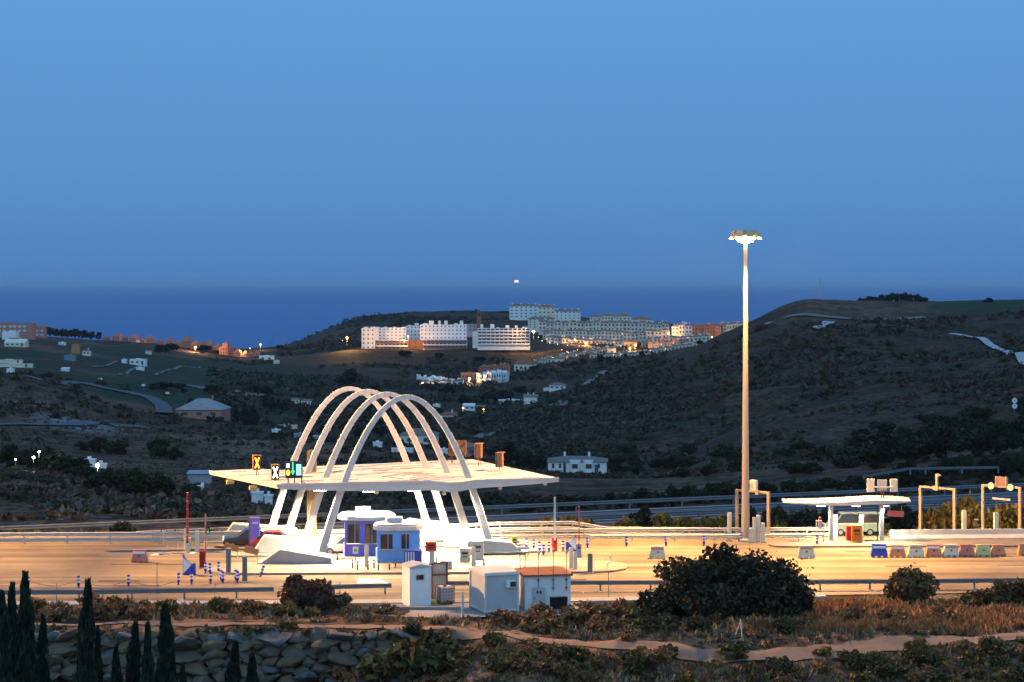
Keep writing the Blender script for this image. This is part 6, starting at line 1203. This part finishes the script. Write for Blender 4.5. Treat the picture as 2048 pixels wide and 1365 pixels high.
house(1099, 1126, 731, 718, 'cream house with an orange roof left of the slope row', HCR, 'hip', RTO, R(-10), .8, nw=2, chim=0, d=1310); house(1215, 1232, 722, 697, 'slim beige tower house above the lit road', HBE, 'hip', RTL, 0, .9, nw=1, chim=0, d=1345); house(1248, 1276, 706, 684, 'orange lit house with a dark hipped roof by the square', mat('orange lit render', (.48, .36, .20), .8, .08), 'hip', RTL, R(5), .8, nw=3, chim=0, d=1385)  # orange lamp light painted into the wall colour of the house by the square
# two white clusters and the coral block between them
row(833, 890, 768, 773, 13, 6, 'white sloping roofed house in the left white cluster', 'left white cluster in the valley', HWH, HWH, 1130, 1120, .3, 20); row(845, 926, 776, 774, 12, 7, 'white front house in the left white cluster', 'front houses of the left white cluster', HWH, TILEG, 1100, 1095, .3, 21)
row(953, 1012, 762, 757, 12, 6, 'white house with slanting roofs in the right white cluster', 'right white cluster in the valley', HWH, HWH, 1130, 1140, .4, 22)
house(922, 956, 768, 747, 'coral block lit by a street lamp between the white clusters', HCO, 'flat', nw=4, chim=0, d=1140, name='coral_block', cat='building'); row(957, 1018, 748, 744, 12, 6, 'coral house with tall chimneys behind the right white cluster', 'coral houses behind the right white cluster', HCO, TILE, 1190, 1200, .2, 23)
# far street lamps that are lit
def town_lamp(px, py, label, group=None, orange=True, s=.55, hgt=6., light=True, d=None, pw=1.):
    s *= .62
    p = hit(px, py+10, 165) if d is None else Vector((X(px, d), d, 0)); k = p.y/F; z = Zp(py, p.y); p.z = min(Zs(p.x, p.y), z-2) if d is None else z-hgt
    t = T('street_lamp', label, 'street lamp', p, 0, group); MB().rod((0, 0, 0), (0, 0, z-p.z), .12, .08, 6).build('pole', GALV, t); MB().lathe([(.05, -s), (s*.8, -s*.5), (s, 0), (s*.8, s*.5), (.05, s)], 10, (0, 0, z-p.z)).build('lamp_head', TOWNO if orange else TOWNW, t)
    if light: lamp('street_light', (p.x, p.y-1.2, z+.2), TOWNP*pw, SODIUM if orange else (1., .9, .7), radius=.5, parent=t)
for a in ((694, 676, 'sodium street lamp on the cliff left of the white blocks', None, True, .95, 6, True, 1375, 2.2), (816, 672, 'sodium lamp in the gap between the two long white blocks', None, True, .8, 6, True, 1395, .8), (1067, 664, 'brightest sodium lamp at the right end of the balcony block', None, True, 1.7, 6, True, 1370, 2.), (1150, 680, 'sodium lamp on the third terrace row, left', None, True, .7, 6, True, 1425, .5), (1172, 688, 'sodium lamp on the third terrace row, right', None, True, .9, 6, True, 1405, .6),
          (1271, 691, 'upper sodium lamp at the lit square', None, True, .9, 6, True, 1368, 1.), (1260, 698, 'sodium lamp at the door of the orange lit house', None, True, .8, 6, True, 1366, .8), (1243, 710, 'sodium lamp where the lit road meets the tower house', None, True, .8, 6, True, 1340, .8), (1267, 716, 'sodium lamp low below the lit square', None, True, .8, 6, True, 1330, .6), (1296, 712, 'sodium lamp alone right of the lit square', None, True, .8, 6, True, 1320, .6), (1323, 697, 'sodium lamp before the lower right row', None, True, .7, 6, True, 1345, .4), (1337, 667, 'sodium lamp under the dark town trees', None, True, .7, 6, True, 1430, .5), (1424, 674, 'pale lamp under the coral row', None, True, .5, 6, True, 1370, .3),
          (939, 758, 'sodium lamp glowing on the coral block', None, True, 1.2, 6, True, 1122, .8), (937, 763, 'lower pale lamp before the coral block', None, False, .5, 4, False, 1110), (845, 766, 'warm lamp in the left white cluster', None, True, .6, 5, True, 1088, .25), (886, 769, 'small lamp in the middle of the left white cluster', None, False, .4, 5, False, 1085), (920, 772, 'small lamp at the right end of the left white cluster', None, False, .5, 5, False, 1085), (970, 755, 'small lamp in the right white cluster', None, False, .45, 5, False, 1120), (1018, 746, 'white lamp left of the terracotta corner block', None, False, .6, 6, False, 1240), (1027, 751, 'dim lamp at the foot of the terracotta corner block', None, False, .35, 5, False, 1235),
          (391, 695, 'sodium lamp in the middle of the salmon townhouses', None, True, 1., 9, True, None, 1.6), (482, 704, 'sodium lamp at the right of the salmon townhouses', None, True, .9, 9, True, None, .9), (521, 690, 'sodium lamp at the end of the salmon row by the sea', None, True, 1., 6, True, None, .8), (500, 697, 'small white lamp above the salmon row', None, False, .6, 6, False), (926, 816, 'warm lamp at the valley house gable', None, True, .42, 1.2, True, 640, .06), (967, 819, 'warm lamp right of the valley house', None, True, .35, 1.2, True, 640, .04), (1, 665, 'bright lamp at the white hall on the left edge', None, False, .9, 6, False)): town_lamp(*a)
for px, py in ((1077, 675), (1084, 682), (1099, 686), (1115, 689), (1135, 691), (1146, 695), (1165, 700)): town_lamp(px, py, 'small white lamp along the lower edge of the terrace road', 'white lamps along the terrace road', False, .45, 4, False, 1400)
lr = random.Random(21)
for k in range(22):
    px = lr.uniform(1085, 1400); py = float(np.interp(px, [1085, 1240, 1400], [lr.uniform(672, 728), lr.uniform(668, 712), lr.uniform(664, 692)])); town_lamp(px, py, 'small warm lamp among the houses of the hill town', 'small lamps among the hill town houses', True, .34, 3, False, 1295)
for px, py, s, lb, pw in ((195, 931, .26, 'dazzling white floodlight between the white sheds', .10), (67, 915, .14, 'warm garden lamp under the left palm copse', .02), (31, 919, .09, 'tiny garden lamp in the dark copse', 0), (78, 904, .13, 'pale lamp below the second palm', 0)):
    p = hit(px, 948, 165); d = p.y-6; z = Zp(py, d); t = T('garden_lamp', lb, 'lamp', (X(px, d), d, z-3)); MB().rod((0, 0, 2.2), (0, 0, 3), .04).build('pole', GALV, t); MB().lathe([(.03, -s), (s, -s*.3), (s, s*.3), (.03, s)], 10, (0, 0, 3)).build('lamp_head', LAMPW, t)
    if pw: lamp('garden_light', (X(px, d), d-.8, z+.2), TOWNP*pw, (1., .9, .7), radius=.3, parent=t)
# masts far off
for px, pt, pb, lb, d in ((1640, 556, 603, 'faint lattice pylon behind the right hill', 1500), (537, 678, 695, 'thin flag mast on the ridge, left', None), (541, 678, 695, 'thin flag mast on the ridge, middle', None), (544, 678, 695, 'thin flag mast on the ridge, third', None), (575, 680, 692, 'thin mast at the foot of the coastal hill', None)):
    p = hit(px, pb, 165) if d is None else Vector((X(px, d), d, Zp(640, d))); h = Zp(pt, p.y)-p.z; t = T('pylon' if d else 'flag_mast', lb, 'mast', p)
    if d:
        s = MB()
        for a, b_ in ((-1, -1), (1, -1), (1, 1), (-1, 1)): s.rod((a*2.2, b_*2.2, 0), (a*.3, b_*.3, h), .12, n=5)
        for i in range(9):
            u, v = i/9, (i+1)/9; x0, x1 = 2.2-1.9*u, 2.2-1.9*v
            for sg in (-1, 1): s.rod((-x0*sg, -x0, h*u), (x1*sg, -x1, h*v), .08, n=4)
        s.build('lattice', STEELP, t); q = MB()
        for z in (.62, .76, .9): q.box((0, 0, h*z), (8-5*(z-.6), .3, .3))
        q.build('crossarm', STEELP, t)
    else: MB().rod((0, 0, 0), (0, 0, h), .16, .1, 6).build('pole', GALV, t)
tag(MB().lathe([(6, -500), (420, -330), (600, -60), (430, 300), (6, 420)], 20, (X(1033, 436000), 436000, Zp(564, 436000))).build('horizon_light', emit('low pale moonlike light', (1., .74, .66), 1.5), smooth=True), 'tiny pale pink light low over the sea horizon', 'light')

# ------------------------------------------------------------------ high lamp masts
def mast(x, y, top, label, yaw=0., gain=1., extra=()):
    t = T('lamp_mast', label, 'lamp mast', (x, y, 0), yaw); h = top
    MB().lathe([(.37, 0), (.29, h*.25), (.22, h*.6), (.15, h-.3), (.1, h)], 16).build('pole', POLE, t, smooth=False); MB().lathe([(.62, 0), (.62, .16), (.42, .3)], 16).build('base_flange', KERB, t)
    MB().lathe([(.22, h-.8), (.95, h-.55), (.95, h-.4), (.22, h-.2)], 20).build('head_ring', STEELP, t)
    MB().lathe([(.3, h-1.15), (.62, h-1.08), (.72, h-.85), (.62, h-.62), (.3, h-.57)], 20).build('glare_drum', LAMPO, t)  # glowing drum added to stand in for the glare round the lamp head
    for i in range(8):
        a = 2*math.pi*i/8+.2; c, s = math.cos(a), math.sin(a); b_ = MB(); b_.box((c*1.05, s*1.05, h-.45), (.70, .56, .3), rz=a, ry=1.15); f = b_.build('floodlight', mat('aged lamp housing', (.45, .36, .20)), t, bevel=.03); e = MB(); e.box((c*1.20, s*1.20, h-.52), (.64, .52, .05), rz=a, ry=1.15); e.build('lens', LAMPO, f)
    for ax, ay, pw, cone in ((-34, -19, 1.15, 116), (34, -19, 1.15, 116), (0, -5, .65, 74), *extra):
        l = lamp('mast_light', (0, 0, 0), MASTW*pw*gain, SODIUM, 'SPOT', .5, cone); l.data.spot_blend = .45; l.parent = t; l.location = (ax*.03, -1.3, h-1.45)
        l.rotation_euler = Vector((ax, ay, -25. if cone > 50 else -17.)).to_track_quat('-Z', 'Y').to_euler()
    return t
mast(X(1491, 157.5), 157.5, 26.6, 'tall sodium lamp mast towering over the right half of the plaza', gain=.80)
mast(-64., 160., 26.6, 'second tall lamp mast beyond the left end of the plaza', gain=1.05, extra=((56, -17, 1.7, 46),))
